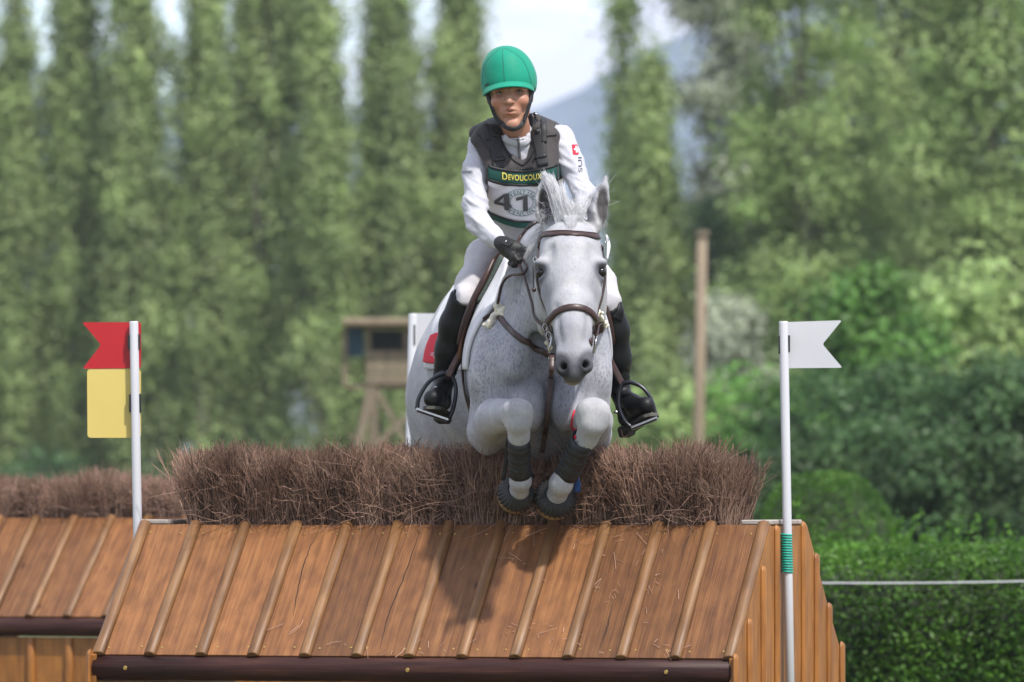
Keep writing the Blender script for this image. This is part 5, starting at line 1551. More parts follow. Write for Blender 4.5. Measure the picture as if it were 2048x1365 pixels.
def world_bvh(o):
    me = o.data; v = np.empty(len(me.vertices) * 3, np.float32); me.vertices.foreach_get('co', v)
    return BVHTree.FromPolygons([tuple(x) for x in v.reshape(-1, 3)], [tuple(p_.vertices) for p_ in me.polygons])
BB = world_bvh(bib); TB = world_bvh([c_ for c_ in bib.children if c_.name.startswith('top_band')][0])
V1, F1 = text_mesh('D', .02); V2, F2 = text_mesh('EVOUCOUX', .015, 1.08)
def band_y(x): return (np.interp(x, [a for a, _ in T0], [b for _, b in T0]) + np.interp(x, [a for a, _ in T1], [b for _, b in T1])) / 2 - 1.5
sx, sy = fit(V1, 10, 14); print_on('lettering', V1, F1, lambda x, y: (1009 + x * sx, band_y(1009 + x * sx) - y * sy), TB, M_gold, bib)
sx2, sy2 = fit(V2, 68, 11.5); print_on('lettering', V2, F2, lambda x, y: (1050 + x * sx2, band_y(1050 + x * sx2) + .6 - y * sy2), TB, M_gold, bib)
def poly_print(polys, bvh, material, off):
    V, F_ = [], []
    for pl in polys:
        o_ = len(V); n_ = 7
        (ax_, ay_), (bx_, by_), (cx2, cy2), (dx_, dy_) = pl
        for j in range(n_):
            for i in range(n_):
                u_, w_ = i / (n_ - 1), j / (n_ - 1)
                x = (ax_ * (1 - u_) + bx_ * u_) * (1 - w_) + (dx_ * (1 - u_) + cx2 * u_) * w_
                y = (ay_ * (1 - u_) + by_ * u_) * (1 - w_) + (dy_ * (1 - u_) + cy2 * u_) * w_
                V.append(tuple(hit(bvh, x, y, .25, off)[0]))
        F_ += [(o_ + j * n_ + i, o_ + j * n_ + i + 1, o_ + (j + 1) * n_ + i + 1, o_ + (j + 1) * n_ + i) for j in range(n_ - 1) for i in range(n_ - 1)]
    me = mesh_np('number', np.array(V), np.array(F_), False); me.flip_normals()
    return link('number', me, material, bib)
poly_print([[(1009, 387), (1018.5, 386), (1019.5, 420), (1010, 419)], [(989.5, 401), (1009, 387), (1009, 394), (997, 404)], [(989.5, 401), (1023.5, 409), (1024, 415), (990.5, 407)]], BB, M_num, .006)
poly_print([[(1046, 391), (1054.5, 389.5), (1055.5, 422), (1046, 421)], [(1031.5, 395), (1046, 391), (1046, 397.5), (1033, 401)]], BB, M_num, .006)
def arc_text(s, a0, a1, rx, ry, cx_, cy_, h_px, flip=False):
    for i, chh in enumerate(s):
        if chh == ' ': continue
        Vc, Fc = text_mesh(chh, .005); sc = h_px / .7
        a = R(a0 + (a1 - a0) * i / (len(s) - 1))
        ca, sa = math.cos(a), math.sin(a)
        tx, ty = (sa, -ca) if not flip else (-sa, ca)               # along the text, in px (y down)
        def fn(x, y, ca=ca, sa=sa, tx=tx, ty=ty, sc=sc):
            bx, by = cx_ + rx * ca, cy_ - ry * sa
            tgx, tgy = (sa, ca) if not flip else (-sa, -ca)
            ux, uy = (ca, -sa) if not flip else (-ca, sa)
            return bx + tgx * x * sc + ux * y * sc, by + tgy * x * sc + uy * y * sc
        print_on('lettering', Vc, Fc, fn, BB, M_logo, bib, .004)
arc_text('EVENTING', 150, 30, 30, 20.5, 1043, 405, 8)
arc_text('AVENCHES', 205, 335, 30, 21.0, 1043, 406, 8, True)
for rr in (.98, .62):
    th = np.linspace(0, 2 * np.pi, 60)
    pth = np.array([tuple(hit(BB, 1043 + 37 * rr * math.cos(a), 405 - 27.5 * rr * math.sin(a), .25, .003)[0]) for a in th])
    v, f = tubes(pth[None], np.full((1, 60), .0011), 4, cap=False); link('logo_ring', mesh_np('logo_ring', v, f), M_logo, bib)
# sleeve prints
V5, F5 = text_mesh('LONGINES', .01); s5 = fit(V5, 34, 5.5); print_on('lettering', V5, F5, lambda x, y: (928.5 + max(x * s5[0], -2.2 + x) , 345 - y * s5[1] - x * s5[0] * .05), SB, M_ink, shirt, .002)
V6, F6 = text_mesh('SUI', .0); s6 = fit(V6, 30, 8)
print_on('lettering', V6, F6, lambda x, y: (1160 - y * s6[1] * .9 - x * s6[0] * .05, 330 - x * s6[0]), SB, M_ink, shirt, .002)
def decal(name, x0, y0, x1, y1, skew, material, bvh, parent, off, n=8):
    G = np.array([[tuple(hit(bvh, x0 + (x1 - x0) * i / (n - 1) + skew * j / (n - 1), y0 + (y1 - y0) * j / (n - 1), .25, off)[0]) for i in range(n)] for j in range(n)])
    nn = np.cross(np.gradient(G, axis=0), np.gradient(G, axis=1)).mean((0, 1))
    return link(name, grid_mesh(name, G, 0, flip=nn[1] > 0), material, parent)
fp = decal('flag_patch', 1143, 290, 1154, 310, 3, M_redcloth, SB, shirt, .0022)
decal('cross_bar', 1147, 298, 1155, 302, 1, M_white, SB, fp, .0032, 4); decal('cross_bar', 1149.5, 293.5, 1153, 306.5, 2, M_white, SB, fp, .0036, 4)
# lettering on the saddle-pad patch
PBV = world_bvh(patch)
V7, F7 = text_mesh('LONGINES', .02); s7 = fit(V7, 27, 7); print_on('lettering', V7, F7, lambda x, y: (876 + x * s7[0], 709 - y * s7[1] + x * s7[0] * .06), PBV, M_white, patch, .002, 1.0)
wg = [hit(PBV, x, y, 1.0, .002)[0] for x, y in ((866, 714), (884, 715), (877, 721))]
wm = bpy.data.meshes.new('wing_emblem'); wm.from_pydata([tuple(a) for a in wg], [], [(0, 2, 1)]); link('wing_emblem', wm, M_white, patch)

# ---- helmet with its green silk, peak, button and harness
HM = fld(*bounds([(945, 75, .0), (1090, 205, .36)], np.array([.01, .01, .01])), .0036)
el(HM, 1018, 163, .195, 56.5, 62, .128, k=8); el(HM, 1010, 130, .190, 40, 36, .095, k=22)
HM.halfspace(P(1018, 173, .07), (.09, -.16, -1), .004)
hvv, hqq = HM.mesh(2); hvv = np.array(hvv)
hm = link('helmet', mesh_np('helmet', hvv, hqq), M_green, person)
HBV = bvh_of(hvv, hqq)
# peak: a curved crescent sheet standing out over the brow
th = np.linspace(-1.25, 1.25, 30); G = np.zeros((8, 30, 3))
for j, f_ in enumerate(np.linspace(0, 1, 8)):
    for i, a in enumerate(th):
        rx_, ry_ = .099 + .003 * f_, .108 + .046 * f_ * max(math.cos(a * 1.1), 0)
        x = math.sin(a) * rx_; y = .175 - math.cos(a) * ry_
        z = P(1017, 168, .1).z - .020 * f_ + .018 * (math.cos(a) - .6) - .045 * (1 - math.cos(a)) * .35 + x * .085
        G[j, i] = (P(1017, 0, .1).x + x, y, z)
nn = np.cross(np.gradient(G, axis=0), np.gradient(G, axis=1)).mean((0, 1))
link('peak', grid_mesh('peak', G, .005, flip=nn[2] < 0), M_green, hm)
for pts in ([(1005, 97), (1006, 125), (1008, 150), (1009, 165)], [(1010, 97), (1040, 115), (1055, 140), (1062, 166)], [(1000, 98), (975, 120), (966, 145), (965, 170)]):
    p_, n_ = on(HBV, pts, 20, .0003); v, f = tubes(p_[None], np.full((1, 20), .0012), 5); link('panel_seam', mesh_np('panel_seam', v, f), M_dgreen, hm)
ball('button', P(1006, 95, .19), .0115, M_green, hm, (1, 1, .45))
# harness: side straps and chin cup
def band(name, pts, w_, nrm, parent, material=M_web, th=.003, n=24):
    qn = smooth_path([P(*c_) for c_ in pts], n)
    return link(name, ribbon_mesh(qn, np.tile(nrm, (n, 1)), w_ / 540, th), material, parent)
band('harness_strap', [(972, 183, .145), (981, 208, .125), (991, 233, .118), (1004, 248, .108)], 8, (-.6, -.8, 0), hm)
band('harness_strap', [(1066, 178, .145), (1060, 205, .125), (1052, 230, .118), (1047, 243, .108)], 8, (.6, -.8, 0), hm)
band('chin_strap', [(1003, 246, .112), (1012, 254, .092), (1026, 259, .080), (1040, 253, .090), (1048, 240, .108)], 9, (0, -.9, -.35), hm, th=.004)
link('strap_buckle', beam_mesh('strap_buckle', P(1047, 243, .098), P(1051, 229, .106), .012, .006, .001), M_black, hm)
for pts in ([(976, 184, .13), (979, 196, .135), (984, 208, .135)], [(1059, 180, .13), (1058, 192, .135), (1056, 203, .135)]): band('hair', pts, 7, (0, -1, 0), hm, M_dhair)
link('logo_tag', beam_mesh('logo_tag', P(970, 172, .105), P(977, 168, .095), .004, .006), M_black, hm)

# ---- gloves: palm, four curled fingers and thumb round the rein
def glove(cx_, cy_, Y0, mir, name='glove'):
    def q(x, y, Y): return (cx_ + (x - 1027) * mir, cy_ + (y - 500), Y + Y0)
    G_ = fld(*bounds([q(985, 465, -.08), q(1070, 545, .12)], np.array([.02, .02, .02])), .0030)
    def c2(*pts, k=4): ch(G_, *[(*q(x, y, Y), r) for x, y, Y, r in pts], k=k)
    c2((1001, 486, .045, 14), (1008, 490, .035, 15), k=6)                                       # cuff
    c2((1010, 490, .03, 16), (1028, 499, .0, 18), k=8); c2((1014, 502, .03, 13), (1030, 512, .01, 15), k=8)   # back of the hand
    for i, (x0, y0, x1, y1, x2, y2, r) in enumerate(((1036, 492, 1052, 502, 1050, 517, 6.6), (1035, 500, 1049, 513, 1044, 526, 6.8), (1031, 507, 1043, 521, 1036, 530, 6.5), (1025, 512, 1034, 526, 1027, 531, 5.8))):
        c2((x0, y0, -.005, r + 1), (x1, y1, -.030, r), (x2, y2, -.018, r - .6), (x2 - 8, y2 - 4, .008, r - 1.2), k=3)
    c2((1020, 505, -.012, 8), (1030, 515, -.036, 7), (1036, 522, -.044, 6), k=3)                 # thumb along the rein
    v, f_ = G_.mesh(1)
    g_ = link(name, mesh_np(name, v, f_), M_glove, person)
    return g_, v, f_, q
g1, gv, gq, qf = glove(1027, 500, -.06, 1)
GB = bvh_of(gv, gq)
p_, n_ = on(GB, [(1004, 482), (1014, 485), (1022, 491)], 10, .001); link('wrist_tab', ribbon_mesh(p_, n_, [.030, .034, .022], .004), M_web, g1)
ball('tab_stud', hit(GB, 1013, 485, .05, .005)[0], .0035, M_steel, g1, (1, .5, 1))
for pts in ([(1032, 495), (1046, 504)], [(1030, 503), (1043, 515)], [(1026, 509), (1037, 522)]):
    p_, n_ = on(GB, pts, 8, .0004); link('finger_seam', ribbon_mesh(p_, n_, .003, .001), M_black, g1)
glove(1112, 506, .04, -1)
# ------------------------------------------------------------------ vegetation
def leaf_mat(name, c0, c1, scale=1.2, trans=0.42, rough=0.42):
    m = mat(name, c0, rough, c1, scale=scale, detail=4, ramp=(.35, .65), trans=trans, attr=True, spec=.3)
    return m
M_poplar = leaf_mat('poplar_leaf', (0.20, 0.275, 0.105), (0.31, 0.38, 0.175))
M_silver = leaf_mat('silver_poplar_leaf', (0.22, 0.25, 0.18), (0.34, 0.37, 0.29))
M_broad = leaf_mat('broad_leaf', (0.17, 0.255, 0.085), (0.285, 0.365, 0.15))
M_maple = leaf_mat('maple_leaf', (0.055, 0.14, 0.028), (0.11, 0.215, 0.048))
M_shrub = leaf_mat('dark_shrub_leaf', (0.036, 0.080, 0.030), (0.080, 0.140, 0.052))
M_hedge = leaf_mat('hedge_leaf', (0.040, 0.110, 0.014), (0.095, 0.205, 0.026), scale=3)
M_bark = mat('grey_bark', (0.10, 0.085, 0.07), 0.9, (0.20, 0.175, 0.15), scale=6, stretch=(4, 4, 1), bump=.02)
M_core = mat('core_shade', (0.018, 0.028, 0.012), 1.0, (0.03, 0.042, 0.018), scale=5)

def leaves(centers, size, rg_, tintv=None, aspect=.7, up=0.55, out=None):
    """one bent rhombus (2 tris) per leaf"""
    n_ = len(centers)
    nn = rg_.normal(0, 1, (n_, 3)); nn /= np.linalg.norm(nn, axis=1, keepdims=True); nn[:, 2] += up
    if out is not None: nn = nn * .62 + out
    nn /= np.linalg.norm(nn, axis=1, keepdims=True)
    r = rg_.normal(0, 1, (n_, 3)); a = np.cross(nn, r); a /= np.linalg.norm(a, axis=1, keepdims=True) + 1e-9
    b = np.cross(nn, a)
    s = size * rg_.uniform(.6, 1.35, n_)
    v0 = centers - a * (s / 2)[:, None]; v2 = centers + a * (s / 2)[:, None]
    v1 = centers + b * (s * aspect / 2)[:, None] + nn * (s * .12)[:, None]; v3 = centers - b * (s * aspect / 2)[:, None] + nn * (s * .12)[:, None]
    V = np.stack([v0, v1, v2, v3], 1).reshape(-1, 3)
    Q = np.arange(n_ * 4).reshape(-1, 4)
    c_ = np.repeat(tintv if tintv is not None else rg_.uniform(.75, 1.3, n_), 4)
    return V, Q, np.stack([c_ * 1.0, c_, c_ * .95], 1)

def trunk_mesh(h, r, rg_, limbs, lean=.02, col_h=None):
    """tapered trunk with limbs; limbs: list of (start_frac, end point)"""
    z = np.linspace(0, 1, 9)
    p = np.stack([np.cumsum(rg_.normal(0, lean, 9)) * h * .04, np.cumsum(rg_.normal(0, lean, 9)) * h * .04, z * h], 1); p[0, :2] = 0
    v, f = tubes(p[None], (r * (1 - .85 * z) + r * .5 * np.exp(-z * 25))[None], 9)
    V, Q = [v], [f[0]]; off = len(v)
    for fr, e_ in limbs:
        s0 = np.array([np.interp(fr, z, p[:, i]) for i in range(3)]); rr = r * (1 - .85 * fr) * .45
        m_ = (s0 + e_) / 2 + np.array([0, 0, -.05 * np.linalg.norm(e_ - s0)]) + rg_.normal(0, .04, 3) * np.linalg.norm(e_ - s0)
        t = np.linspace(0, 1, 6)[:, None]
        q = (1 - t) ** 2 * s0 + 2 * t * (1 - t) * m_ + t * t * e_
        v, f = tubes(q[None], (rr * (1 - .8 * t[:, 0]))[None], 6, cap=False)
        V.append(v); Q.append(f[0] + off); off += len(v)
    return np.vstack(V), np.vstack(Q)

def poplar_meshes(seed, H=19.0, Rm=1.0, nclump=260, per=210, size=.112, loose=1.0):
    """Lombardy poplar: steep limbs, a column of upright clumps with gaps"""
    rg_ = np.random.default_rng(seed)
    limbs, C_, T_, O_ = [], [], [], []
    prof = lambda t: Rm * np.interp(t, [0, .04, .15, .32, .5, .65, .8, .93, 1], [.25, .65, 1.0, 1.0, .78, .50, .32, .18, .04])
    nsub = 9
    sub_a = rg_.uniform(0, 2 * np.pi, nsub); sub_s = rg_.uniform(.0, .30, nsub); sub_e = sub_s + rg_.uniform(.35, .75, nsub); sub_r = rg_.uniform(.35, .8, nsub)
    for k in range(nclump):
        if rg_.random() < .72:                                  # along one of the steep limbs
            j = rg_.integers(nsub); u_ = rg_.random()
            t = min(sub_s[j] + (sub_e[j] - sub_s[j]) * u_, .985)
            rad = prof(t) * sub_r[j] * np.interp(u_, [0, .3, 1], [.3, 1, .85]); a = sub_a[j] + rg_.normal(0, .22)
        else:
            t = rg_.random() ** .9; rad = prof(t) * math.sqrt(rg_.random()); a = rg_.uniform(0, 2 * np.pi)
        c_ = np.array([math.cos(a) * rad, math.sin(a) * rad, .6 + t * (H - .6)])
        m = int(per * rg_.uniform(.5, 1.4)); sr = rg_.uniform(.12, .25) * loose
        pts = c_ + rg_.normal(0, 1, (m, 3)) * np.array([sr, sr, sr * 1.8])
        C_.append(pts); T_.append(np.full(m, rg_.uniform(.75, 1.75)) * rg_.uniform(.85, 1.15, m))
        d_ = (pts - c_) / (sr * 1.6); O_.append(d_ / np.maximum(np.linalg.norm(d_, axis=1, keepdims=True), .6) + np.array([math.cos(a), math.sin(a), .2]) * .35)
        if k % 6 == 0: limbs.append((max(t - .14, .03), c_))
    pts, tv = np.vstack(C_), np.concatenate(T_)
    V, Q, c_ = leaves(pts, size, rg_, tv, out=np.vstack(O_))
    tv_, tq_ = trunk_mesh(H * .95, .17, rg_, limbs)
    return mesh_np('crown', V, Q, False, c_), mesh_np('trunk', tv_, tq_)

def broad_meshes(seed, H, W, base, nclump, per, size, Dp=None, spread=.55, top=.35):
    """broad crown: clumps on limbs that fill an uneven volume"""
    rg_ = np.random.default_rng(seed); Dp = Dp or W
    C_, T_, O_, limbs = [], [], [], []
    lob = [(rg_.uniform(-.5, .5) * W * .8, rg_.uniform(-.4, .4) * Dp * .8, base + (H - base) * rg_.uniform(.2, .85), rg_.uniform(.22, .40)) for _ in range(9)]
    k = 0
    while k < nclump:
        if rg_.random() < .6:
            l_ = lob[rg_.integers(len(lob))]
            d = rg_.normal(0, 1, 3); d /= np.linalg.norm(d); d *= rg_.random() ** .4
            c_ = np.array([l_[0], l_[1], l_[2]]) + d * np.array([l_[3] * W, l_[3] * Dp, l_[3] * (H - base) * .7])
        else:
            z = rg_.random(); wz = math.sqrt(max(np.interp(z, [0, .25, .6, .85, 1], [.45, .95, .9, .55, .12]), 0))
            a = rg_.uniform(0, 2 * np.pi); rr = math.sqrt(rg_.random())
            c_ = np.array([math.cos(a) * rr * wz * W / 2, math.sin(a) * rr * wz * Dp / 2, base + z * (H - base)])
        if c_[2] > H or c_[2] < base * .7: continue
        k += 1
        m = int(per * rg_.uniform(.5, 1.5)); sr = spread * rg_.uniform(.55, 1.2)
        pts = c_ + rg_.normal(0, 1, (m, 3)) * np.array([sr, sr, sr * .75])
        C_.append(pts); T_.append(np.full(m, rg_.uniform(.70, 1.75)) * rg_.uniform(.85, 1.15, m))
        d_ = (pts - c_) / (sr * 1.3); O_.append(d_ / np.maximum(np.linalg.norm(d_, axis=1, keepdims=True), .6) + np.array([c_[0] / W, c_[1] / Dp, .2]) * .5)
        if k % 7 == 0: limbs.append((np.clip((c_[2] - .25 * H) / H, .08, .8), c_))
    pts, tv = np.vstack(C_), np.concatenate(T_)
    V, Q, c_ = leaves(pts, size, rg_, tv, out=np.vstack(O_))
    tv_, tq_ = trunk_mesh(H * .8, max(.12, W * .035), rg_, limbs)
    return mesh_np('crown', V, Q, False, c_), mesh_np('trunk', tv_, tq_)

def plant_tree(name, label, cat, meshes, mt, x, Y, rot, sc=(1, 1, 1), group=None):
    root = empty(name, (x, Y, 0)); tag(root, label, cat, group)
    for nm, me, m_ in (('crown', meshes[0], mt), ('trunk', meshes[1], M_bark)):
        o = link(nm, me, m_); o.parent = root
    root.rotation_euler = (0, 0, rot); root.scale = sc
    return root
def ground_x(px, Y): return P(px, 1000, Y).x

YP = 122.0
PV = [poplar_meshes(100 + i) for i in range(4)]
front = [(-75, .9), (28, .78), (150, .95), (265, 1.1), (398, 1.0), (535, 1.12), (650, .84), (775, 1.1), (915, 1.0)]
words = ['cut by the left edge of the picture', 'first whole one from the left edge', 'above the red flag\'s left tip', 'rising straight behind the red flag', 'behind the left end of the near brush',
         'in the middle of the left row', 'short one in the middle of the left row', 'behind the watch tower\'s left side', 'just left of the rider']
for i, (px, s_) in enumerate(front):
    plant_tree('poplar_tree', 'tall sunlit columnar poplar ' + words[i], 'tree', PV[i % 4], M_poplar, ground_x(px, YP + (i % 3) * .35), YP + (i % 3) * .35, i * 1.9 + .4, (1.05, 1.05, s_), 'front row of poplars')
words2 = ['leftmost', 'second from the left', 'third from the left', 'fourth from the left', 'fifth from the left', 'sixth from the left', 'seventh from the left', 'rightmost']
back = [(85, .92), (205, .95), (330, .90), (470, .96), (505, .86), (700, .92), (840, .95), (960, 1.02)]
for i, (px, s_) in enumerate(back):
    plant_tree('poplar_tree', 'shaded poplar seen through the gaps of the front row, ' + words2[i], 'tree', PV[(i + 2) % 4], M_poplar, ground_x(px, YP + 8), YP + 8, i * 2.3 + 1, (s_ * 1.15, s_ * 1.15, s_ * (.40 + .05 * ((i * 5) % 4))), 'back row of poplars')
# right half of the avenue
PN = poplar_meshes(140, H=14.6, Rm=.95, nclump=150)
plant_tree('poplar_tree', 'poplar with thin split top right of the rider\'s shoulder', 'tree', poplar_meshes(141, 10.9, .40, 110, 150, .11), M_poplar, ground_x(1246, 103), 103, 0, (1, 1, 1))
plant_tree('poplar_tree', 'shorter full poplar between the rider and the wooden post', 'tree', poplar_meshes(142, 9.4, .92, 230, 200, .11), M_poplar, ground_x(1302, 101), 101, .7, (1, 1, 1))
plant_tree('silver_poplar_tree', 'grey-leaved tree with dusky foliage behind the wooden post', 'tree', broad_meshes(150, 15.5, 2.0, 1.4, 250, 120, .13, spread=.30), M_silver, ground_x(1478, 114), 114, .3, (1, 1, 1))
plant_tree('broad_tree', 'dark blue-green tree low in front of the grey-leaved tree', 'tree', broad_meshes(151, 6.9, 1.7, .6, 160, 110, .13, spread=.27), M_shrub, ground_x(1436, 108), 108, .3, (1, 1, 1))
plant_tree('broad_tree', 'tall light green tree directly above the white flag', 'tree', broad_meshes(152, 16.5, 2.9, 1.2, 320, 130, .135, spread=.34), M_broad, ground_x(1610, 100), 100, 1.3, (1, 1, 1))
plant_tree('broad_tree', 'tall tree with pale stem, second from the right edge', 'tree', broad_meshes(153, 14.5, 3.3, 1.2, 320, 130, .135, spread=.36), M_poplar, ground_x(1800, 104), 104, 2.1, (1, 1, 1))
plant_tree('broad_tree', 'tall green tree cut by the right edge of the picture', 'tree', broad_meshes(154, 13.6, 3.0, 1.0, 300, 130, .135, spread=.36), M_broad, ground_x(1985, 98), 98, .9, (1, 1, 1))
plant_tree('broad_tree', 'darker tree behind the two tall trees on the right', 'tree', broad_meshes(155, 12.8, 5.4, .8, 280, 80, .22, spread=.42), M_shrub, ground_x(1880, 118), 118, .9, (1, 1, 1))
plant_tree('maple_tree', 'small bright green maple behind the white flag', 'tree', broad_meshes(156, 3.9, 1.5, 1.0, 110, 70, .13, spread=.19), M_maple, ground_x(1745, 56), 56, .2, (1, 1, 1))
plant_tree('elder_bush', 'pale flowering bush to the right of the wooden post', 'bush', broad_meshes(157, 4.6, 1.3, .5, 110, 70, .15, spread=.22), M_silver, ground_x(1458, 92), 92, .2, (1, 1, 1))
plant_tree('broad_bush', 'light green bush low between the post and the horse', 'bush', broad_meshes(158, 3.3, 2.0, .3, 100, 70, .16, spread=.24), M_broad, ground_x(1330, 86), 86, .2, (1, 1, 1))
plant_tree('broad_bush', 'low green bush at the foot of the pale bush', 'bush', broad_meshes(159, 2.9, 1.9, .3, 110, 70, .15, spread=.22), M_maple, ground_x(1520, 72), 72, .2, (1, 1, 1))
plant_tree('dark_bush', 'big rounded dark green bush below the white flag', 'bush', broad_meshes(160, 2.55, 2.6, .15, 260, 90, .085, spread=.17), M_shrub, ground_x(1720, 43), 43, .2, (1, 1, 1))
plant_tree('dark_bush', 'big dark green bush at the right edge of the picture', 'bush', broad_meshes(161, 2.45, 2.6, .15, 260, 90, .085, spread=.17), M_shrub, ground_x(1985, 42), 42, 1.2, (1, 1, 1))
plant_tree('broad_bush', 'tall loose green bush behind the right edge', 'bush', broad_meshes(162, 4.3, 2.6, .2, 190, 80, .15, spread=.26), M_broad, ground_x(1965, 66), 66, .4, (1, 1, 1))
for i, px in enumerate((-20, 130, 300, 470, 620, 900)):
    plant_tree('undergrowth_bush', 'low undergrowth bush at the foot of the poplars, ' + ['leftmost', 'second from the left', 'third from the left', 'fourth from the left', 'fifth from the left', 'behind the watch tower'][i], 'bush',
               broad_meshes(170 + i, 1.7 + .4 * (i % 2), 2.6, .1, 90, 70, .15, spread=.22), M_shrub, ground_x(px, 112), 112, i, (1, 1, 1), 'undergrowth under the poplars')

# trimmed dome of box, and the clipped hedge with loose shoots
def clipped(name, label, cat, x0, x1, Y0, Y1, H, n_, size, rnd, mt, seed, front_drop=0.0, shoots=0):
    rg_ = np.random.default_rng(seed)
    root = empty(name, ((x0 + x1) / 2, (Y0 + Y1) / 2, 0)); tag(root, label, cat)
    cx_, cy_ = (x0 + x1) / 2, (Y0 + Y1) / 2; hx, hy = (x1 - x0) / 2, (Y1 - Y0) / 2
    pw = 1 / rnd
    d = rg_.normal(0, 1, (n_, 3)); d[:, 2] = np.abs(d[:, 2])
    sgn = np.sign(d); d = np.abs(d); d /= d.max(1, keepdims=True)
    nrm = (d ** rnd).sum(1, keepdims=True) ** pw
    d = d / nrm * sgn
    shell = 1 - np.abs(rg_.normal(0, .035, (n_, 1)))
    p = d * np.array([hx, hy, H]) * shell
    lump = np.array([mnoise.noise((a * 2.3, b * 2.3, c_ * 2.3 + seed)) for a, b, c_ in p])
    p = p * (1 + .035 * lump[:, None]); p[:, 2] = np.maximum(p[:, 2], .01)
    tv = rg_.uniform(.6, 1.35, n_) * (1 + .6 * lump)  # hollows tinted darker, bulges lighter: shade put into the leaf colour
    V, Q, c_ = leaves(p + np.array([cx_, cy_, 0]), size, rg_, tv, up=.9)
    link('foliage', mesh_np('foliage', V, Q, False, c_), mt, root)
    # added dark core shell standing in for inner shade, stops light falling through
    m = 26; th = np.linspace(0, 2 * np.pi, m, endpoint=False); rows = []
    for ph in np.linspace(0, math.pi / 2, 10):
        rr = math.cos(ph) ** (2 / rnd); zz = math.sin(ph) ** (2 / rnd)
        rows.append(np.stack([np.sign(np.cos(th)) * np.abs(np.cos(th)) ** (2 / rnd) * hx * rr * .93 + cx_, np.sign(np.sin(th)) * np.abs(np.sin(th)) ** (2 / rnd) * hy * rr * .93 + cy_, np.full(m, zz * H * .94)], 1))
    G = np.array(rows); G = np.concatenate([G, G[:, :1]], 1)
    link('dark_core', grid_mesh('dark_core', G), M_core, root)
    if shoots:
        P_, R_, L_ = [], [], []
        for _ in range(shoots):
            b_ = np.array([rg_.uniform(x0, x1), rg_.uniform(Y0 + .3 * (Y1 - Y0), Y1), H * .95]); h_ = rg_.gamma(1.6, .05)
            e_ = b_ + np.array([rg_.normal(0, .05), rg_.normal(0, .05), h_]); t = np.linspace(0, 1, 5)[:, None]
            P_.append(b_ + (e_ - b_) * t); R_.append(np.full(5, .0025))
            k = int(6 + h_ * 70); L_.append(b_ + (e_ - b_) * rg_.uniform(.2, 1.05, (k, 1)) + rg_.normal(0, .014, (k, 3)))
        V, Q, c_ = leaves(np.vstack(L_), size * .95, rg_, rg_.uniform(1.0, 1.5, sum(len(x) for x in L_)))
        link('shoots', mesh_np('shoots', V, Q, False, c_), mt, root)
    return root
clipped('dome_bush', 'smooth clipped dome-shaped green bush behind the white flag pole', 'bush', ground_x(1500, 27), ground_x(1800, 27), 26, 28.0, P(1650, 945, 27).z, 16000, .034, 3.2, M_hedge, 61)
clipped('hedge', 'long clipped green hedge behind the white tape at lower right', 'hedge', ground_x(1480, 12), ground_x(2400, 12), 11.0, 15.2, P(1850, 1082, 14).z - .02, 60000, .036, 5.0, M_hedge, 62, shoots=150)
# white tape stretched along the hedge
tape = empty('course_tape', tuple(P(1850, 1160, 9.0).xy) + (0,)); tag(tape, 'thin white tape stretched level in front of the hedge', 'tape')
a, b = P(1560, 1166, 9.2), P(2300, 1155, 8.8)
q = np.array([tuple(a + (b - a) * t + Vector((0, 0, -.012 * math.sin(t * math.pi)))) for t in np.linspace(0, 1, 20)])
link('band', ribbon_mesh(q, np.tile([0, -1, .1], (20, 1)), .008, .002), M_white, tape)
for t in (0.0, 1.0):
    c_ = a + (b - a) * t; link('stake', beam_mesh('stake', (c_.x, c_.y + .02, 0), (c_.x, c_.y + .02, c_.z + .05), .03), M_white, tape)

# ------------------------------------------------------------------ wooden post and watch tower
M_oldwood = mat('pale_weathered_timber', (0.13, 0.10, 0.066), 0.85, (0.22, 0.175, 0.12), scale=4, stretch=(6, 6, .8), bump=.004)
M_post = mat('post_timber', (0.17, 0.13, 0.085), 0.85, (0.27, 0.21, 0.145), scale=3, stretch=(5, 5, .6), bump=.004)
M_tarp = mat('blue_tarpaulin', (0.012, 0.05, 0.08), 0.6, (0.02, 0.075, 0.115), scale=4)
M_dark = mat('cabin_shade', (0.022, 0.028, 0.03), 0.9)  # shade inside the open cabin put into the panel colour
YPo = 64
pt, pbm = P(1404, 463, YPo), P(1397, 900, YPo)
post = empty('wooden_post', (ground_x(1396, YPo), YPo, 0)); tag(post, 'tall bare wooden post with a capped top right of the horse', 'post')
v, f = tubes(np.array([[(post.location.x, YPo, 0), (pbm.x, YPo, pbm.z), (pt.x, YPo, pt.z - .08)]]), np.array([[.078, .074, .066]]), 14)
link('shaft', mesh_np('shaft', v, f), M_post, post)
v, f = tubes(np.array([[(pt.x, YPo, pt.z - .10), (pt.x, YPo, pt.z - .03), (pt.x, YPo, pt.z)]]), np.array([[.07, .098, .088]]), 14)
link('cap', mesh_np('cap', v, f), M_oldwood, post)
YT = 55
tow = empty('watch_tower', (ground_x(800, YT), YT, 0)); tag(tow, 'small wooden judges\' tower with flat roof on splayed braced legs', 'tower')
def tb(name, x0, y0, x1, y1, w_, Ya=0, Yb=0, h_=None, m_=None): return link(name, beam_mesh(name, P(x0, y0, YT + Ya), P(x1, y1, YT + Yb), w_, h_), m_ or M_oldwood, tow)
a, b = P(684, 638, YT), P(900, 652, YT)
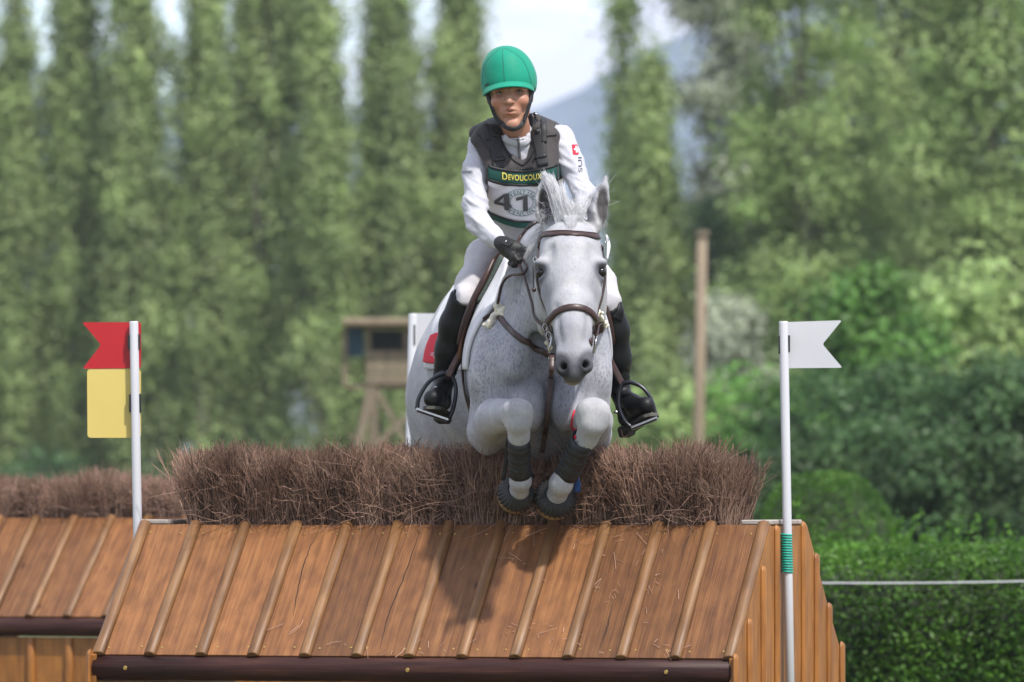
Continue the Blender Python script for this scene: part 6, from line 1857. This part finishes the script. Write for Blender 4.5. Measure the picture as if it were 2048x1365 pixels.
link('roof', box_mesh('roof', a.x, b.x, YT - .3, YT + 1.7, b.z, a.z, .02), M_post, tow)
a, b = P(688, 655, YT), P(727, 714, YT); link('side_panel', box_mesh('side_panel', a.x, b.x, YT + .1, YT + .14, b.z, a.z), M_tarp, tow)
a, b = P(728, 655, YT), P(880, 702, YT); link('cabin_back', box_mesh('cabin_back', a.x, b.x, YT + 1.2, YT + 1.24, b.z, a.z), M_dark, tow)
for k, (y0, y1) in enumerate(((702, 722), (724, 746), (748, 770))):
    a, b = P(733, y0, YT), P(880, y1, YT); link('parapet_board', box_mesh('parapet_board', a.x, b.x, YT - .06, YT - .03, b.z, a.z, .004), M_oldwood, tow)
for x in (690, 736, 812, 876):
    for dY in (0, 1.3): tb('upright', x, 772, x, 655, .06, dY, dY)
a, b = P(690, 770, YT), P(880, 777, YT); link('platform', box_mesh('platform', a.x, b.x, YT - .02, YT + 1.4, b.z, a.z), M_oldwood, tow)
gz = 1000 + 1.2 * FPX / (DIST + YT)
for dY in (0, 1.3):
    tb('leg', 748, 774, 742, gz, .085, dY, dY - .1); tb('leg', 740, 774, 655, gz, .085, dY, dY - .1); tb('leg', 872, 774, 915, gz, .085, dY, dY)
    tb('brace', 752, 780, 880, 1000, .06, dY, dY); tb('brace', 872, 782, 735, 905, .07, dY, dY); tb('brace', 700, 870, 745, 905, .05, dY, dY)

# ------------------------------------------------------------------ summer haze between here and the trees
hz = box_mesh('haze', -2215, 2215, -90, 2295, -1, 34)
Mhz = bpy.data.materials.new('haze'); Mhz.use_nodes = True
hn, hl = Mhz.node_tree.nodes, Mhz.node_tree.links
hn.remove(hn['Principled BSDF'])
pv = hn.new('ShaderNodeVolumePrincipled'); pv.inputs['Color'].default_value = (.86, .92, 1.0, 1)
pv.inputs['Density'].default_value = 0.00028; pv.inputs['Anisotropy'].default_value = 0.2
hl.new(pv.outputs[0], hn['Material Output'].inputs['Volume'])
tag(link('haze', hz, Mhz), 'thin pale summer haze in front of the trees', 'haze', kind='stuff')
